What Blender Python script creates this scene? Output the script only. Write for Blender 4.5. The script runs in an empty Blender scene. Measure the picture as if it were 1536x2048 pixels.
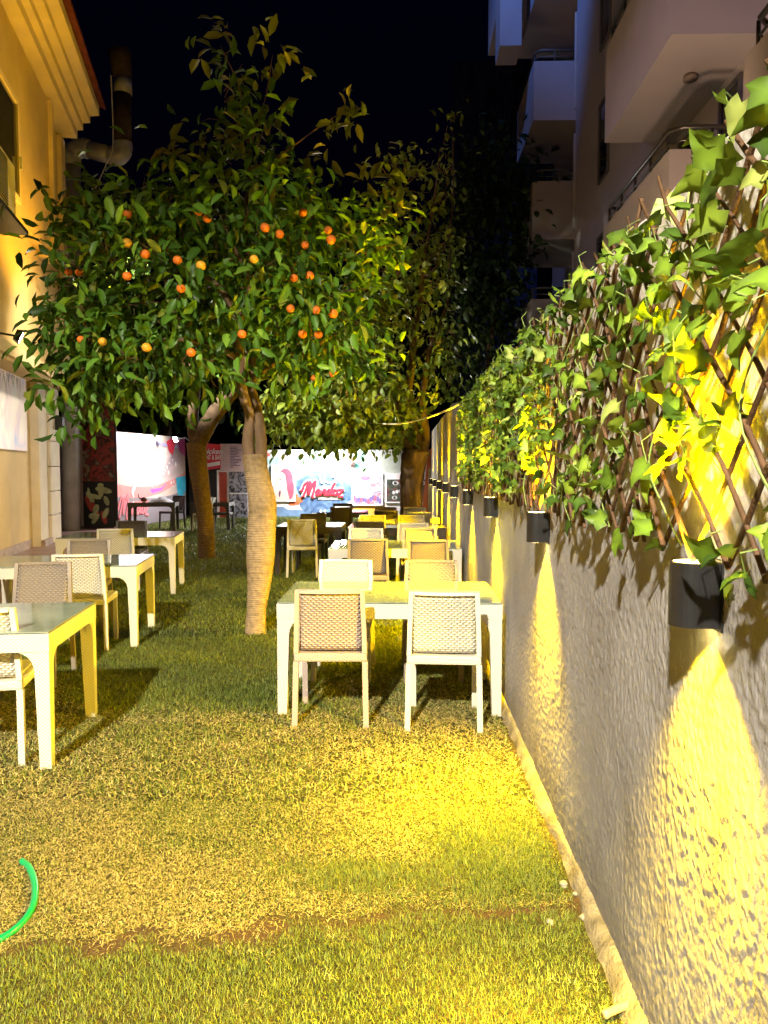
import bpy, bmesh, math, random
import numpy as np
from mathutils import Vector, Matrix
R = math.radians
random.seed(7)
rng = np.random.default_rng(11)
S = bpy.context.scene
COL = S.collection

# ------------------------------------------------------------------ camera
H, F = 1.6, 1540.0                       # eye height (m), focal length in pixels of the 1536 x 2048 photograph
YAW, PIT = math.atan(37 / F), -math.atan(85 / F)
cam = bpy.data.cameras.new('camera')
camo = bpy.data.objects.new('camera', cam)
COL.objects.link(camo)
camo.location = (0, 0, H)
camo.rotation_euler = (R(90) + PIT, 0, YAW)
cam.sensor_fit = 'VERTICAL'
cam.sensor_height = 36
cam.lens = F / 2048 * 36
cam.clip_start, cam.clip_end = 0.05, 500
S.camera = camo
_cy, _sy, _cp, _sp = math.cos(YAW), math.sin(YAW), math.cos(PIT), math.sin(PIT)
FW = np.array([-_sy * _cp, _cy * _cp, _sp]); RT = np.array([_cy, _sy, 0.]); UP = np.cross(RT, FW)
O0 = np.array([0, 0, H])
def ray(px, py): return FW + RT * ((px - 768) / F) - UP * ((py - 1024) / F)
def gnd(px, py, z=0.):
    r = ray(px, py); return O0 + r * ((z - H) / r[2])
def at(px, py, Y):
    r = ray(px, py); return O0 + r * (Y / r[1])

# ------------------------------------------------------------------ world (night sky) and view
W = bpy.data.worlds.new('World'); S.world = W
W.use_nodes = True
wn = W.node_tree.nodes; bg = wn['Background']
sky = wn.new('ShaderNodeTexSky'); sky.sky_type = 'NISHITA'; sky.sun_disc = False
sky.sun_elevation = R(-4); sky.sun_rotation = R(200); sky.air_density = 1.0; sky.ozone_density = 4
W.node_tree.links.new(sky.outputs[0], bg.inputs[0])
bg.inputs[1].default_value = 0.1
S.view_settings.view_transform = 'Standard'
S.view_settings.look = 'None'
S.view_settings.exposure = 0.65
S.view_settings.gamma = 1.0
S.render.engine = 'CYCLES'
S.cycles.use_denoising = True
S.cycles.max_bounces = 6
S.cycles.diffuse_bounces = 3
S.cycles.glossy_bounces = 3
S.cycles.transmission_bounces = 4
S.cycles.sample_clamp_indirect = 25
S.cycles.use_light_tree = True

# ------------------------------------------------------------------ lamps of the garden at night, with added unseen fills
def spot(name, loc, target, power, size, blend, color, radius=0.05):
    l = bpy.data.lights.new(name, 'SPOT'); l.energy = power; l.spot_size = R(size); l.spot_blend = blend
    l.color = color; l.shadow_soft_size = radius
    o = bpy.data.objects.new(name, l); COL.objects.link(o); o.location = loc
    o.rotation_euler = (Vector(target) - Vector(loc)).to_track_quat('-Z', 'Y').to_euler()
    return o
def point(name, loc, power, color, radius=0.1):
    l = bpy.data.lights.new(name, 'POINT'); l.energy = power; l.color = color; l.shadow_soft_size = radius
    o = bpy.data.objects.new(name, l); COL.objects.link(o); o.location = loc
    return o
spot('floodlight_behind_viewer', (-2.7, -7.5, 8.6), (-1.0, 3.5, 0.0), 14500, 44, 0.9, (1, .91, .72), .18)
spot('floodlight_on_house', (-6.0, 11.5, 3.42), (-1.0, 15.6, 3.6), 2600, 42, 0.7, (1, .95, .75), .12)
spot('floodlight_beside_house', (-5.6, 3.6, 4.9), (0.2, 6.2, 1.2), 5400, 118, 0.8, (1, .96, .90), .15)
spot('facade_uplight', (-4.9, 13.2, 4.4), (-7.6, 13.6, 8.6), 300, 120, 0.8, (1, .53, .05), .15)
spot('house_wall_fill', (-4.4, 13.0, 5.4), (-7.9, 15.8, 1.4), 650, 95, 0.9, (1, .84, .60), .15)  # added unseen spot washing the lower house wall and its poster
spot('mural_floodlight', (-2.3, 24.6, 2.75), (-2.5, 25.7, 1.2), 1100, 150, 0.9, (1, .97, .95), .12)
spot('lawn_floodlight', (-2.2, 25.0, 2.6), (-2.4, 17.0, -.4), 1700, 100, 0.9, (1, .98, .9), .1)
spot('banner_floodlight', (-5.6, 22.0, 2.75), (-7.3, 21.6, 1.3), 600, 140, 0.9, (1, .93, .97), .12)
spot('mauve_facade_fill', (-7.0, 2.0, 10.5), (4.4, 11.0, 8.0), 8500, 60, 0.9, (.68, .54, .98), .4)  # added unseen mauve spot to brighten the apartment front
spot('blue_facade_fill', (-1.0, 15.5, 19.5), (3.3, 20.8, 14.9), 1900, 44, 0.9, (.12, .30, 1), .4)  # added unseen blue spot tinting the top of the far balconies
spot('balcony_fill', (1.6, 7.5, 2.6), (3.9, 10.8, 7.2), 420, 80, 1.0, (1, .66, .42), .2)  # added unseen fill for warm bounce on the balcony undersides

# ------------------------------------------------------------------ mesh helpers
def link(o, parent=None):
    COL.objects.link(o)
    if parent is not None: o.parent = parent
    return o
def tag(o, label=None, cat=None, group=None, kind=None):
    if label: o['label'] = label
    if cat: o['category'] = cat
    if group: o['group'] = group
    if kind: o['kind'] = kind
    return o
def empty(name, loc=(0, 0, 0), rz=0., label=None, cat=None, group=None):
    o = bpy.data.objects.new(name, None); o.empty_display_size = .1
    COL.objects.link(o); o.location = loc; o.rotation_euler = (0, 0, rz)
    return tag(o, label, cat, group)
def copy_tree(o, parent=None):
    c = o.copy(); COL.objects.link(c)
    if parent is not None: c.parent = parent
    for ch in o.children: copy_tree(ch, c)
    return c

class MB:
    def __init__(s): s.v = []; s.f = []
    def add(s, vs, fs):
        n = len(s.v); s.v += [tuple(p) for p in vs]; s.f += [tuple(i + n for i in f) for f in fs]; return s
    def box(s, x0, x1, y0, y1, z0, z1):
        return s.add([(x0, y0, z0), (x1, y0, z0), (x1, y1, z0), (x0, y1, z0), (x0, y0, z1), (x1, y0, z1), (x1, y1, z1), (x0, y1, z1)],
                     [(0, 3, 2, 1), (4, 5, 6, 7), (0, 1, 5, 4), (1, 2, 6, 5), (2, 3, 7, 6), (3, 0, 4, 7)])
    def bevbox(s, x0, x1, y0, y1, z0, z1, b=.006):
        bm = bmesh.new(); bmesh.ops.create_cube(bm, size=1)
        for v in bm.verts:
            v.co = ((x0 + x1) / 2 + v.co.x * (x1 - x0), (y0 + y1) / 2 + v.co.y * (y1 - y0), (z0 + z1) / 2 + v.co.z * (z1 - z0))
        bmesh.ops.bevel(bm, geom=list(bm.edges), offset=b, segments=2, affect='EDGES', profile=.6)
        return s.bm(bm)
    def bm(s, bm):
        bm.verts.index_update()
        s.add([v.co[:] for v in bm.verts], [[v.index for v in f.verts] for f in bm.faces]); bm.free(); return s
    def loft(s, rings, cap=True):
        n = len(s.v); k = len(rings[0])
        for r in rings: s.v += [tuple(p) for p in r]
        for i in range(len(rings) - 1):
            for j in range(k):
                a, b = n + i * k + j, n + i * k + (j + 1) % k
                s.f.append((a, b, b + k, a + k))
        if cap:
            s.f.append(tuple(n + j for j in reversed(range(k)))); m = n + (len(rings) - 1) * k
            s.f.append(tuple(m + j for j in range(k)))
        return s
    def tube(s, pts, rad, seg=8, jitter=0.):
        pts = [Vector(p) for p in pts]; rings = []
        if not hasattr(rad, '__len__'): rad = [rad] * len(pts)
        ref = Vector((.31, .17, .93))
        for i, p in enumerate(pts):
            d = (pts[min(i + 1, len(pts) - 1)] - pts[max(i - 1, 0)]).normalized()
            a = d.cross(ref)
            if a.length < .1: a = d.cross(Vector((1, 0, 0)))
            a.normalize(); b = d.cross(a)
            rr = rad[i]
            rings.append([p + (a * math.cos(t) + b * math.sin(t)) * rr * (1 + (random.uniform(-jitter, jitter) if jitter else 0))
                          for t in [2 * math.pi * j / seg for j in range(seg)]])
        return s.loft(rings)
    def prism(s, poly, axis, a0, a1):
        """polygon of 2-D points extruded along an axis; axis 'y': points are (x,z); 'x': (y,z); 'z': (x,y)"""
        def P(p, a): return {'y': (p[0], a, p[1]), 'x': (a, p[0], p[1]), 'z': (p[0], p[1], a)}[axis]
        k = len(poly)
        vs = [P(p, a0) for p in poly] + [P(p, a1) for p in poly]
        fs = [tuple(range(k)), tuple(range(2 * k - 1, k - 1, -1))]
        fs += [(j, k + j, k + (j + 1) % k, (j + 1) % k) for j in range(k)]
        return s.add(vs, fs)
    def build(s, name, m, parent=None, smooth=False, uv=False, fix=True):
        me = bpy.data.meshes.new(name); me.from_pydata(s.v, [], s.f); me.update()
        if fix:
            bm = bmesh.new(); bm.from_mesh(me); bmesh.ops.recalc_face_normals(bm, faces=bm.faces); bm.to_mesh(me); bm.free()
        if uv: planar_uv(me)
        if smooth:
            me.polygons.foreach_set('use_smooth', [True] * len(me.polygons))
        me.materials.append(m)
        return link(bpy.data.objects.new(name, me), parent)
def planar_uv(me):
    uvl = me.uv_layers.new(name='UVMap')
    for p in me.polygons:
        n = p.normal; ax = max(range(3), key=lambda i: abs(n[i]))
        for li in p.loop_indices:
            c = me.vertices[me.loops[li].vertex_index].co
            uvl.data[li].uv = ((c.y, c.z), (c.x, c.z), (c.x, c.y))[ax]
def smooth_path(P, n=8):
    P = [Vector(p) for p in P]; Q = [P[0] * 2 - P[1]] + P + [P[-1] * 2 - P[-2]]; out = []
    for i in range(1, len(Q) - 2):
        a, b, c, d = Q[i - 1], Q[i], Q[i + 1], Q[i + 2]
        for k in range(n):
            t = k / n
            out.append(.5 * ((2 * b) + (c - a) * t + (2 * a - 5 * b + 4 * c - d) * t * t + (3 * b - a - 3 * c + d) * t ** 3))
    return out + [P[-1]]
def np_mesh(name, V, faces_list, m, parent=None, col=None, smooth=False):
    """mesh straight from numpy: faces_list is a list of (n,k) index arrays"""
    me = bpy.data.meshes.new(name)
    nl = sum(f.size for f in faces_list); nf = sum(len(f) for f in faces_list)
    me.vertices.add(len(V)); me.vertices.foreach_set('co', np.ascontiguousarray(V, np.float32).ravel())
    me.loops.add(nl); me.loops.foreach_set('vertex_index', np.concatenate([f.ravel() for f in faces_list]).astype(np.int32))
    me.polygons.add(nf)
    tot = np.concatenate([np.full(len(f), f.shape[1]) for f in faces_list]).astype(np.int32)
    st = np.concatenate([[0], np.cumsum(tot)[:-1]]).astype(np.int32)
    me.polygons.foreach_set('loop_start', st); me.polygons.foreach_set('loop_total', tot)
    if smooth: me.polygons.foreach_set('use_smooth', np.ones(nf, bool))
    me.update(calc_edges=True)
    if col is not None:
        a = me.color_attributes.new('Col', 'FLOAT_COLOR', 'POINT')
        c4 = np.ones((len(V), 4), np.float32); c4[:, :3] = col
        a.data.foreach_set('color', c4.ravel())
    me.materials.append(m); me.validate()
    return link(bpy.data.objects.new(name, me), parent)
def vnoise(x, y, seed=0):
    """smooth value noise on arrays"""
    def h(ix, iy):
        n = (ix * 374761393 + iy * 668265263 + seed * 1442695041) & 0x7fffffff
        n = ((n ^ (n >> 13)) * 1274126177) & 0x7fffffff
        return ((n ^ (n >> 16)) & 0xffff) / 65535.
    ix, iy = np.floor(x).astype(np.int64), np.floor(y).astype(np.int64)
    fx, fy = x - ix, y - iy
    fx = fx * fx * (3 - 2 * fx); fy = fy * fy * (3 - 2 * fy)
    a, b, c, d = h(ix, iy), h(ix + 1, iy), h(ix, iy + 1), h(ix + 1, iy + 1)
    return (a * (1 - fx) + b * fx) * (1 - fy) + (c * (1 - fx) + d * fx) * fy
def sstep(a, b, x):
    t = np.clip((x - a) / (b - a), 0, 1); return t * t * (3 - 2 * t)

# ------------------------------------------------------------------ material helpers
def newmat(name):
    m = bpy.data.materials.new(name); m.use_nodes = True
    nt = m.node_tree; return m, nt, nt.nodes['Principled BSDF']
def setin(b, rough=.6, spec=.5, metal=0.):
    b.inputs['Roughness'].default_value = rough
    b.inputs['Specular IOR Level'].default_value = spec
    b.inputs['Metallic'].default_value = metal
def mat(name, c, rough=.6, spec=.5, metal=0., var=.12, scale=6., bump=0., bscale=60., stretch=(1, 1, 1), c2=None, detail=5., coat=0.):
    m, nt, b = newmat(name); setin(b, rough, spec, metal); L = nt.links
    if coat: b.inputs['Coat Weight'].default_value = coat; b.inputs['Coat Roughness'].default_value = .04
    tc = nt.nodes.new('ShaderNodeTexCoord'); mp = nt.nodes.new('ShaderNodeMapping'); mp.inputs['Scale'].default_value = stretch
    L.new(tc.outputs['Object'], mp.inputs['Vector'])
    nz = nt.nodes.new('ShaderNodeTexNoise'); nz.inputs['Scale'].default_value = scale; nz.inputs['Detail'].default_value = detail
    L.new(mp.outputs[0], nz.inputs['Vector'])
    cr = nt.nodes.new('ShaderNodeValToRGB'); L.new(nz.outputs['Fac'], cr.inputs[0])
    d = tuple(max(0, x * (1 - var)) for x in c); e = tuple(min(1, x * (1 + var)) for x in (c2 or c))
    cr.color_ramp.elements[0].position = .3; cr.color_ramp.elements[1].position = .7
    cr.color_ramp.elements[0].color = (*d, 1); cr.color_ramp.elements[1].color = (*e, 1)
    L.new(cr.outputs[0], b.inputs['Base Color'])
    if bump:
        n2 = nt.nodes.new('ShaderNodeTexNoise'); n2.inputs['Scale'].default_value = bscale; n2.inputs['Detail'].default_value = 4
        L.new(mp.outputs[0], n2.inputs['Vector'])
        bp = nt.nodes.new('ShaderNodeBump'); bp.inputs['Strength'].default_value = bump; bp.inputs['Distance'].default_value = .01
        L.new(n2.outputs['Fac'], bp.inputs['Height']); L.new(bp.outputs[0], b.inputs['Normal'])
    return m
def emit(name, c, s):
    m, nt, b = newmat(name); b.inputs['Base Color'].default_value = (*c, 1)
    b.inputs['Emission Color'].default_value = (*c, 1); b.inputs['Emission Strength'].default_value = s; return m
def math_node(nt, op, a, b=None):
    n = nt.nodes.new('ShaderNodeMath'); n.operation = op
    for i, x in enumerate((a, b)):
        if x is None: continue
        if isinstance(x, (int, float)): n.inputs[i].default_value = x
        else: nt.links.new(x, n.inputs[i])
    return n.outputs[0]
def weave(name, c, rough=.45, w=.036, h=.0145, strength=.9, dark=.5):
    """moulded plastic with a rattan weave, from the part's own planar UVs (metres)"""
    m, nt, b = newmat(name); setin(b, rough, .5); L = nt.links
    uv = nt.nodes.new('ShaderNodeUVMap'); sp = nt.nodes.new('ShaderNodeSeparateXYZ'); L.new(uv.outputs[0], sp.inputs[0])
    u, v = sp.outputs[0], sp.outputs[1]
    row = math_node(nt, 'DIVIDE', v, h); fl = math_node(nt, 'FLOOR', row); fr = math_node(nt, 'FRACT', row)
    ph = math_node(nt, 'ADD', math_node(nt, 'DIVIDE', u, w), math_node(nt, 'MULTIPLY', fl, .5))
    s = math_node(nt, 'SINE', math_node(nt, 'MULTIPLY', ph, 2 * math.pi))
    s = math_node(nt, 'ADD', math_node(nt, 'MULTIPLY', s, .5), .5)
    r = math_node(nt, 'SINE', math_node(nt, 'MULTIPLY', fr, math.pi))
    hh = math_node(nt, 'MULTIPLY', s, math_node(nt, 'POWER', r, .6))
    bp = nt.nodes.new('ShaderNodeBump'); bp.inputs['Strength'].default_value = strength; bp.inputs['Distance'].default_value = .007
    L.new(hh, bp.inputs['Height']); L.new(bp.outputs[0], b.inputs['Normal'])
    mx = nt.nodes.new('ShaderNodeMix'); mx.data_type = 'RGBA'
    mx.inputs[6].default_value = (*[x * dark for x in c], 1); mx.inputs[7].default_value = (*c, 1)
    L.new(math_node(nt, 'MINIMUM', math_node(nt, 'ADD', math_node(nt, 'MULTIPLY', hh, 2.2), .1), 1.), mx.inputs[0])
    L.new(mx.outputs[2], b.inputs['Base Color'])
    return m
def leafmat(name, rough=.35, trans=.25, spec=.45):
    m, nt, b = newmat(name); setin(b, rough, spec); L = nt.links
    a = nt.nodes.new('ShaderNodeAttribute'); a.attribute_name = 'Col'
    L.new(a.outputs['Color'], b.inputs['Base Color'])
    t = nt.nodes.new('ShaderNodeBsdfTranslucent'); L.new(a.outputs['Color'], t.inputs['Color'])
    mx = nt.nodes.new('ShaderNodeMixShader'); mx.inputs[0].default_value = trans
    L.new(b.outputs[0], mx.inputs[1]); L.new(t.outputs[0], mx.inputs[2])
    L.new(mx.outputs[0], nt.nodes['Material Output'].inputs['Surface'])
    return m
CREAM, TAUPE, MAUVE, BROWN = (.66, .63, .54), (.23, .19, .155), (.40, .32, .29), (.055, .042, .036)
M = dict(
    lens=emit('lamp_lens', (1, .80, .25), 18), lensw=emit('flood_lens', (1, .98, .95), 60),
    black=mat('black_metal', (.012, .012, .013), .38, .5, 0, .2, 30, .05, 200),
    bark=mat('bark', (.16, .105, .065), .9, .2, 0, .45, 9, .9, 28, (1, 1, .25)),
    twig=mat('twig', (.17, .10, .05), .8, .3, 0, .4, 20, .4, 90),
    willow=mat('willow_stick', (.11, .058, .028), .7, .3, 0, .45, 14, .5, 90),
    rope=mat('rope', (.34, .25, .145), .9, .15, 0, .25, 25, .5, 160),
    white=mat('white_plastic', (.78, .77, .72), .4, .5, 0, .04),
    metal=mat('rail_metal', (.09, .085, .08), .35, .5, .6, .1),
)

# ------------------------------------------------------------------ setting: lawn, terrace
WX = .69                                             # street face of the garden wall
def seamY(x): return 2.42 + (x + 1.27) * .167
LB_A = R(13.08)                                      # the yellow house stands at this angle to the wall
LB_N = np.array([math.cos(LB_A), math.sin(LB_A)]); LB_D = np.array([-math.sin(LB_A), math.cos(LB_A)])
LB_C = np.array([-7.784, 17.013]) - .1 * LB_N
def lb_off(x, y): return (x - LB_C[0]) * LB_N[0] + (y - LB_C[1]) * LB_N[1]
TERR = 1.65                                          # terrace reaches this far out from the house

def lawn_material():
    m, nt, b = newmat('lawn_soil'); setin(b, .95, .1); L = nt.links
    tc = nt.nodes.new('ShaderNodeTexCoord')
    def noise(scale, det=6):
        n = nt.nodes.new('ShaderNodeTexNoise'); n.inputs['Scale'].default_value = scale; n.inputs['Detail'].default_value = det
        L.new(tc.outputs['Object'], n.inputs['Vector']); return n.outputs['Fac']
    cr = nt.nodes.new('ShaderNodeValToRGB'); e = cr.color_ramp.elements
    e[0].position = .3; e[0].color = (.035, .045, .012, 1); e[1].position = .7; e[1].color = (.13, .10, .04, 1)
    L.new(noise(1.3), cr.inputs[0])
    c2 = nt.nodes.new('ShaderNodeValToRGB'); e = c2.color_ramp.elements
    e[0].position = .35; e[0].color = (.45, .45, .45, 1); e[1].position = .7; e[1].color = (1.2, 1.2, 1.2, 1)
    L.new(noise(55), c2.inputs[0])
    mx = nt.nodes.new('ShaderNodeMix'); mx.data_type = 'RGBA'; mx.blend_type = 'MULTIPLY'; mx.inputs[0].default_value = 1
    L.new(cr.outputs[0], mx.inputs[6]); L.new(c2.outputs[0], mx.inputs[7])
    # bare red-brown soil along the seam between two strips of turf
    sp = nt.nodes.new('ShaderNodeSeparateXYZ'); L.new(tc.outputs['Object'], sp.inputs[0])
    dy = math_node(nt, 'SUBTRACT', sp.outputs[1], math_node(nt, 'ADD', math_node(nt, 'MULTIPLY', sp.outputs[0], .167), 2.63 + .03))
    dy = math_node(nt, 'ADD', math_node(nt, 'ABSOLUTE', dy), math_node(nt, 'MULTIPLY', math_node(nt, 'SUBTRACT', noise(5), .5), .42))
    f = nt.nodes.new('ShaderNodeMapRange'); f.inputs[1].default_value = .0; f.inputs[2].default_value = .10; f.inputs[3].default_value = 1; f.inputs[4].default_value = 0
    L.new(dy, f.inputs[0])
    m2 = nt.nodes.new('ShaderNodeMix'); m2.data_type = 'RGBA'; m2.inputs[7].default_value = (.085, .055, .03, 1)
    L.new(f.outputs[0], m2.inputs[0]); L.new(mx.outputs[2], m2.inputs[6]); L.new(m2.outputs[2], b.inputs['Base Color'])
    bp = nt.nodes.new('ShaderNodeBump'); bp.inputs['Strength'].default_value = .8; bp.inputs['Distance'].default_value = .02
    L.new(noise(90), bp.inputs['Height']); L.new(bp.outputs[0], b.inputs['Normal'])
    return m
MB().box(-60, 60, -30, 120, -.3, 0).build('lawn_ground', lawn_material()); tag(bpy.context.scene.objects['lawn_ground'], kind='structure')

def terrace_material():
    m, nt, b = newmat('terrace_tile'); setin(b, .45, .5); L = nt.links
    tc = nt.nodes.new('ShaderNodeTexCoord')
    br = nt.nodes.new('ShaderNodeTexBrick'); br.inputs['Scale'].default_value = 1
    br.inputs['Brick Width'].default_value = .9; br.inputs['Row Height'].default_value = .15; br.inputs['Mortar Size'].default_value = .006
    br.inputs['Color1'].default_value = (.22, .13, .11, 1); br.inputs['Color2'].default_value = (.30, .19, .16, 1); br.inputs['Mortar'].default_value = (.10, .07, .06, 1)
    L.new(tc.outputs['Object'], br.inputs['Vector'])
    nz = nt.nodes.new('ShaderNodeTexNoise'); nz.inputs['Scale'].default_value = 4; nz.inputs['Detail'].default_value = 6
    mp = nt.nodes.new('ShaderNodeMapping'); mp.inputs['Scale'].default_value = (1, 7, 1); L.new(tc.outputs['Object'], mp.inputs[0]); L.new(mp.outputs[0], nz.inputs['Vector'])
    mx = nt.nodes.new('ShaderNodeMix'); mx.data_type = 'RGBA'; mx.blend_type = 'OVERLAY'; mx.inputs[0].default_value = .55
    L.new(br.outputs[0], mx.inputs[6]); L.new(nz.outputs['Color'], mx.inputs[7]); L.new(mx.outputs[2], b.inputs['Base Color'])
    return m
tr = MB().box(-6, TERR, -30, 5.5, -.2, .03).build('terrace_paving', terrace_material()); tag(tr, kind='structure')
tr.location = (*LB_C, 0); tr.rotation_euler = (0, 0, LB_A)

# ------------------------------------------------------------------ garden wall with its rough plaster
def plaster_material():
    m, nt, b = newmat('grey_plaster'); setin(b, .9, .12); L = nt.links
    tc = nt.nodes.new('ShaderNodeTexCoord')
    n1 = nt.nodes.new('ShaderNodeTexNoise'); n1.inputs['Scale'].default_value = 2.2; n1.inputs['Detail'].default_value = 6; L.new(tc.outputs['Object'], n1.inputs['Vector'])
    cr = nt.nodes.new('ShaderNodeValToRGB'); e = cr.color_ramp.elements
    e[0].position = .3; e[0].color = (.25, .24, .25, 1); e[1].position = .72; e[1].color = (.36, .35, .37, 1)
    L.new(n1.outputs['Fac'], cr.inputs[0])
    sp = nt.nodes.new('ShaderNodeSeparateXYZ'); L.new(tc.outputs['Object'], sp.inputs[0])     # paler colour on the upper band of the near stretch
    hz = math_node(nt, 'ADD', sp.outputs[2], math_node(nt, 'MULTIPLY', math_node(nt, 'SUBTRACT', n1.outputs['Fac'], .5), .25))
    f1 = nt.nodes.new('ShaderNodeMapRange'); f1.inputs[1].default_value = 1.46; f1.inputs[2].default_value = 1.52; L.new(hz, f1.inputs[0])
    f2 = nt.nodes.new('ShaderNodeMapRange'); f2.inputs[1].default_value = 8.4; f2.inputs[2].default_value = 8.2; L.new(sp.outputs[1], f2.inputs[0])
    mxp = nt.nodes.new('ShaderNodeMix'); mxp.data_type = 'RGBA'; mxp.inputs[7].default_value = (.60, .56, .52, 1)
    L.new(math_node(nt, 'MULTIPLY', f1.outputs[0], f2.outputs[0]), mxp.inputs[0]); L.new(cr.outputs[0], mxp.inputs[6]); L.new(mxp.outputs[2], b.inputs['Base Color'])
    ms = nt.nodes.new('ShaderNodeMapping'); ms.inputs['Scale'].default_value = (1, 2.4, .5); L.new(tc.outputs['Object'], ms.inputs[0])
    n3 = nt.nodes.new('ShaderNodeTexNoise'); n3.inputs['Scale'].default_value = 2.6; n3.inputs['Detail'].default_value = 8; L.new(ms.outputs[0], n3.inputs['Vector'])
    f3 = nt.nodes.new('ShaderNodeMapRange'); f3.inputs[1].default_value = .56; f3.inputs[2].default_value = .70; f3.inputs[4].default_value = .45; L.new(n3.outputs['Fac'], f3.inputs[0])
    low = nt.nodes.new('ShaderNodeMapRange'); low.inputs[1].default_value = .26; low.inputs[2].default_value = .04; low.inputs[4].default_value = .6
    L.new(math_node(nt, 'ADD', sp.outputs[2], math_node(nt, 'MULTIPLY', math_node(nt, 'SUBTRACT', n3.outputs['Fac'], .5), .5)), low.inputs[0])
    mst = nt.nodes.new('ShaderNodeMix'); mst.data_type = 'RGBA'; mst.inputs[7].default_value = (.15, .135, .12, 1)
    L.new(math_node(nt, 'MAXIMUM', f3.outputs[0], low.outputs[0]), mst.inputs[0]); L.new(mxp.outputs[2], mst.inputs[6]); L.new(mst.outputs[2], b.inputs['Base Color'])
    mp = nt.nodes.new('ShaderNodeMapping'); mp.inputs['Scale'].default_value = (1, 1, .6); L.new(tc.outputs['Object'], mp.inputs[0])
    n2 = nt.nodes.new('ShaderNodeTexNoise'); n2.inputs['Scale'].default_value = 95; n2.inputs['Detail'].default_value = 3; L.new(mp.outputs[0], n2.inputs['Vector'])
    bp = nt.nodes.new('ShaderNodeBump'); bp.inputs['Strength'].default_value = .55; bp.inputs['Distance'].default_value = .006
    L.new(n2.outputs['Fac'], bp.inputs['Height']); L.new(bp.outputs[0], b.inputs['Normal'])
    return m
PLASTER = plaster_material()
def wall_top(Y): return np.where(Y < 10.6, 2.31, 2.50)
def build_wall():
    ys = np.concatenate([np.arange(-1.6, .8, .03), np.arange(.8, 2.6, .006), np.arange(2.6, 5.2, .010), np.arange(5.2, 10.58, .03), [10.58, 10.62], np.arange(10.65, 18.31, .05)])
    zs = np.concatenate([np.arange(0, 1.5, .0065), np.linspace(1.5, 2.31, 120)])
    t = zs / 2.31
    Yg, Tg = np.meshgrid(ys, t, indexing='ij')
    Zg = Tg * wall_top(Yg)
    Zg = Zg + (Tg ** 8) * (vnoise(Yg * 9, Yg * 0 + .5, 3) - .5) * .035
    # skip-trowel relief: raised ragged flakes drawn out downwards
    wy = Yg + .012 * (vnoise(Yg * 30, Zg * 22, 21) - .5)
    sk = Zg * .9 + .25 * Yg
    n = .6 * vnoise(wy * 80 + 4 * (vnoise(Yg * 6, Zg * 5, 2)), sk * 62, 5) + .4 * vnoise(wy * 150, sk * 125, 6)
    big = vnoise(Yg * 3.2, Zg * 2.1, 8)
    rel = sstep(.50, .64, n + .25 * (big - .5)) * .0019 * (.4 + big) + (vnoise(Yg * 14, Zg * 11, 9) - .5) * .0012 + (big - .5) * .006
    X = WX - rel
    V = np.stack([X, Yg, Zg], -1).reshape(-1, 3)
    ny, nz = Yg.shape
    idx = np.arange(ny * nz).reshape(ny, nz)
    q = np.stack([idx[:-1, :-1], idx[:-1, 1:], idx[1:, 1:], idx[1:, :-1]], -1).reshape(-1, 4)
    # coping and back
    top = idx[:, -1]; nb = len(V)
    Vb = V[top].copy(); Vb[:, 0] = .90; Vc = Vb.copy(); Vc[:, 2] = 0
    V = np.concatenate([V, Vb, Vc]); bi = nb + np.arange(ny); ci = nb + ny + np.arange(ny)
    q2 = np.stack([top[:-1], bi[:-1], bi[1:], top[1:]], -1); q3 = np.stack([bi[:-1], ci[:-1], ci[1:], bi[1:]], -1)
    ends = []
    for e, fl in ((0, 1), (ny - 1, 0)):
        ring = list(idx[e, :]) + [bi[e], ci[e]]
        ends.append(np.array([ring if fl else ring[::-1]]))
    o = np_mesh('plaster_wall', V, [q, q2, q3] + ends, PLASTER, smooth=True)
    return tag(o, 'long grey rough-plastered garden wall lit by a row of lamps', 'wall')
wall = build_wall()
# rounded mortar footing along the foot of the wall (a part of the wall)
ys = np.arange(-1.5, 18.2, .035)
prof = [(0, .06), (.012, .056), (.026, .042), (.038, .02), (.046, -.01)]
V = []
for k, (px_, pz_) in enumerate(prof):
    V.append(np.stack([WX + .004 - px_ * (1 + .9 * (vnoise(ys * 5, ys * 0 + k * .4, 4) - .5) + .4 * (vnoise(ys * 17, ys * 0 + k * .6, 14) - .5)) - (.004 if k else 0), ys,
                       pz_ + .014 * (vnoise(ys * 11, ys * 0 + k * .7, 12) - .5)], -1))
V = np.stack(V, 1); n_, k_ = V.shape[:2]; idx = np.arange(n_ * k_).reshape(n_, k_)
q = np.stack([idx[:-1, :-1], idx[:-1, 1:], idx[1:, 1:], idx[1:, :-1]], -1).reshape(-1, 4)
np_mesh('footing', V.reshape(-1, 3), [q], mat('mortar', (.20, .18, .15), .95, .1, 0, .45, 9, .9, 70), wall, smooth=True)

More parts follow.
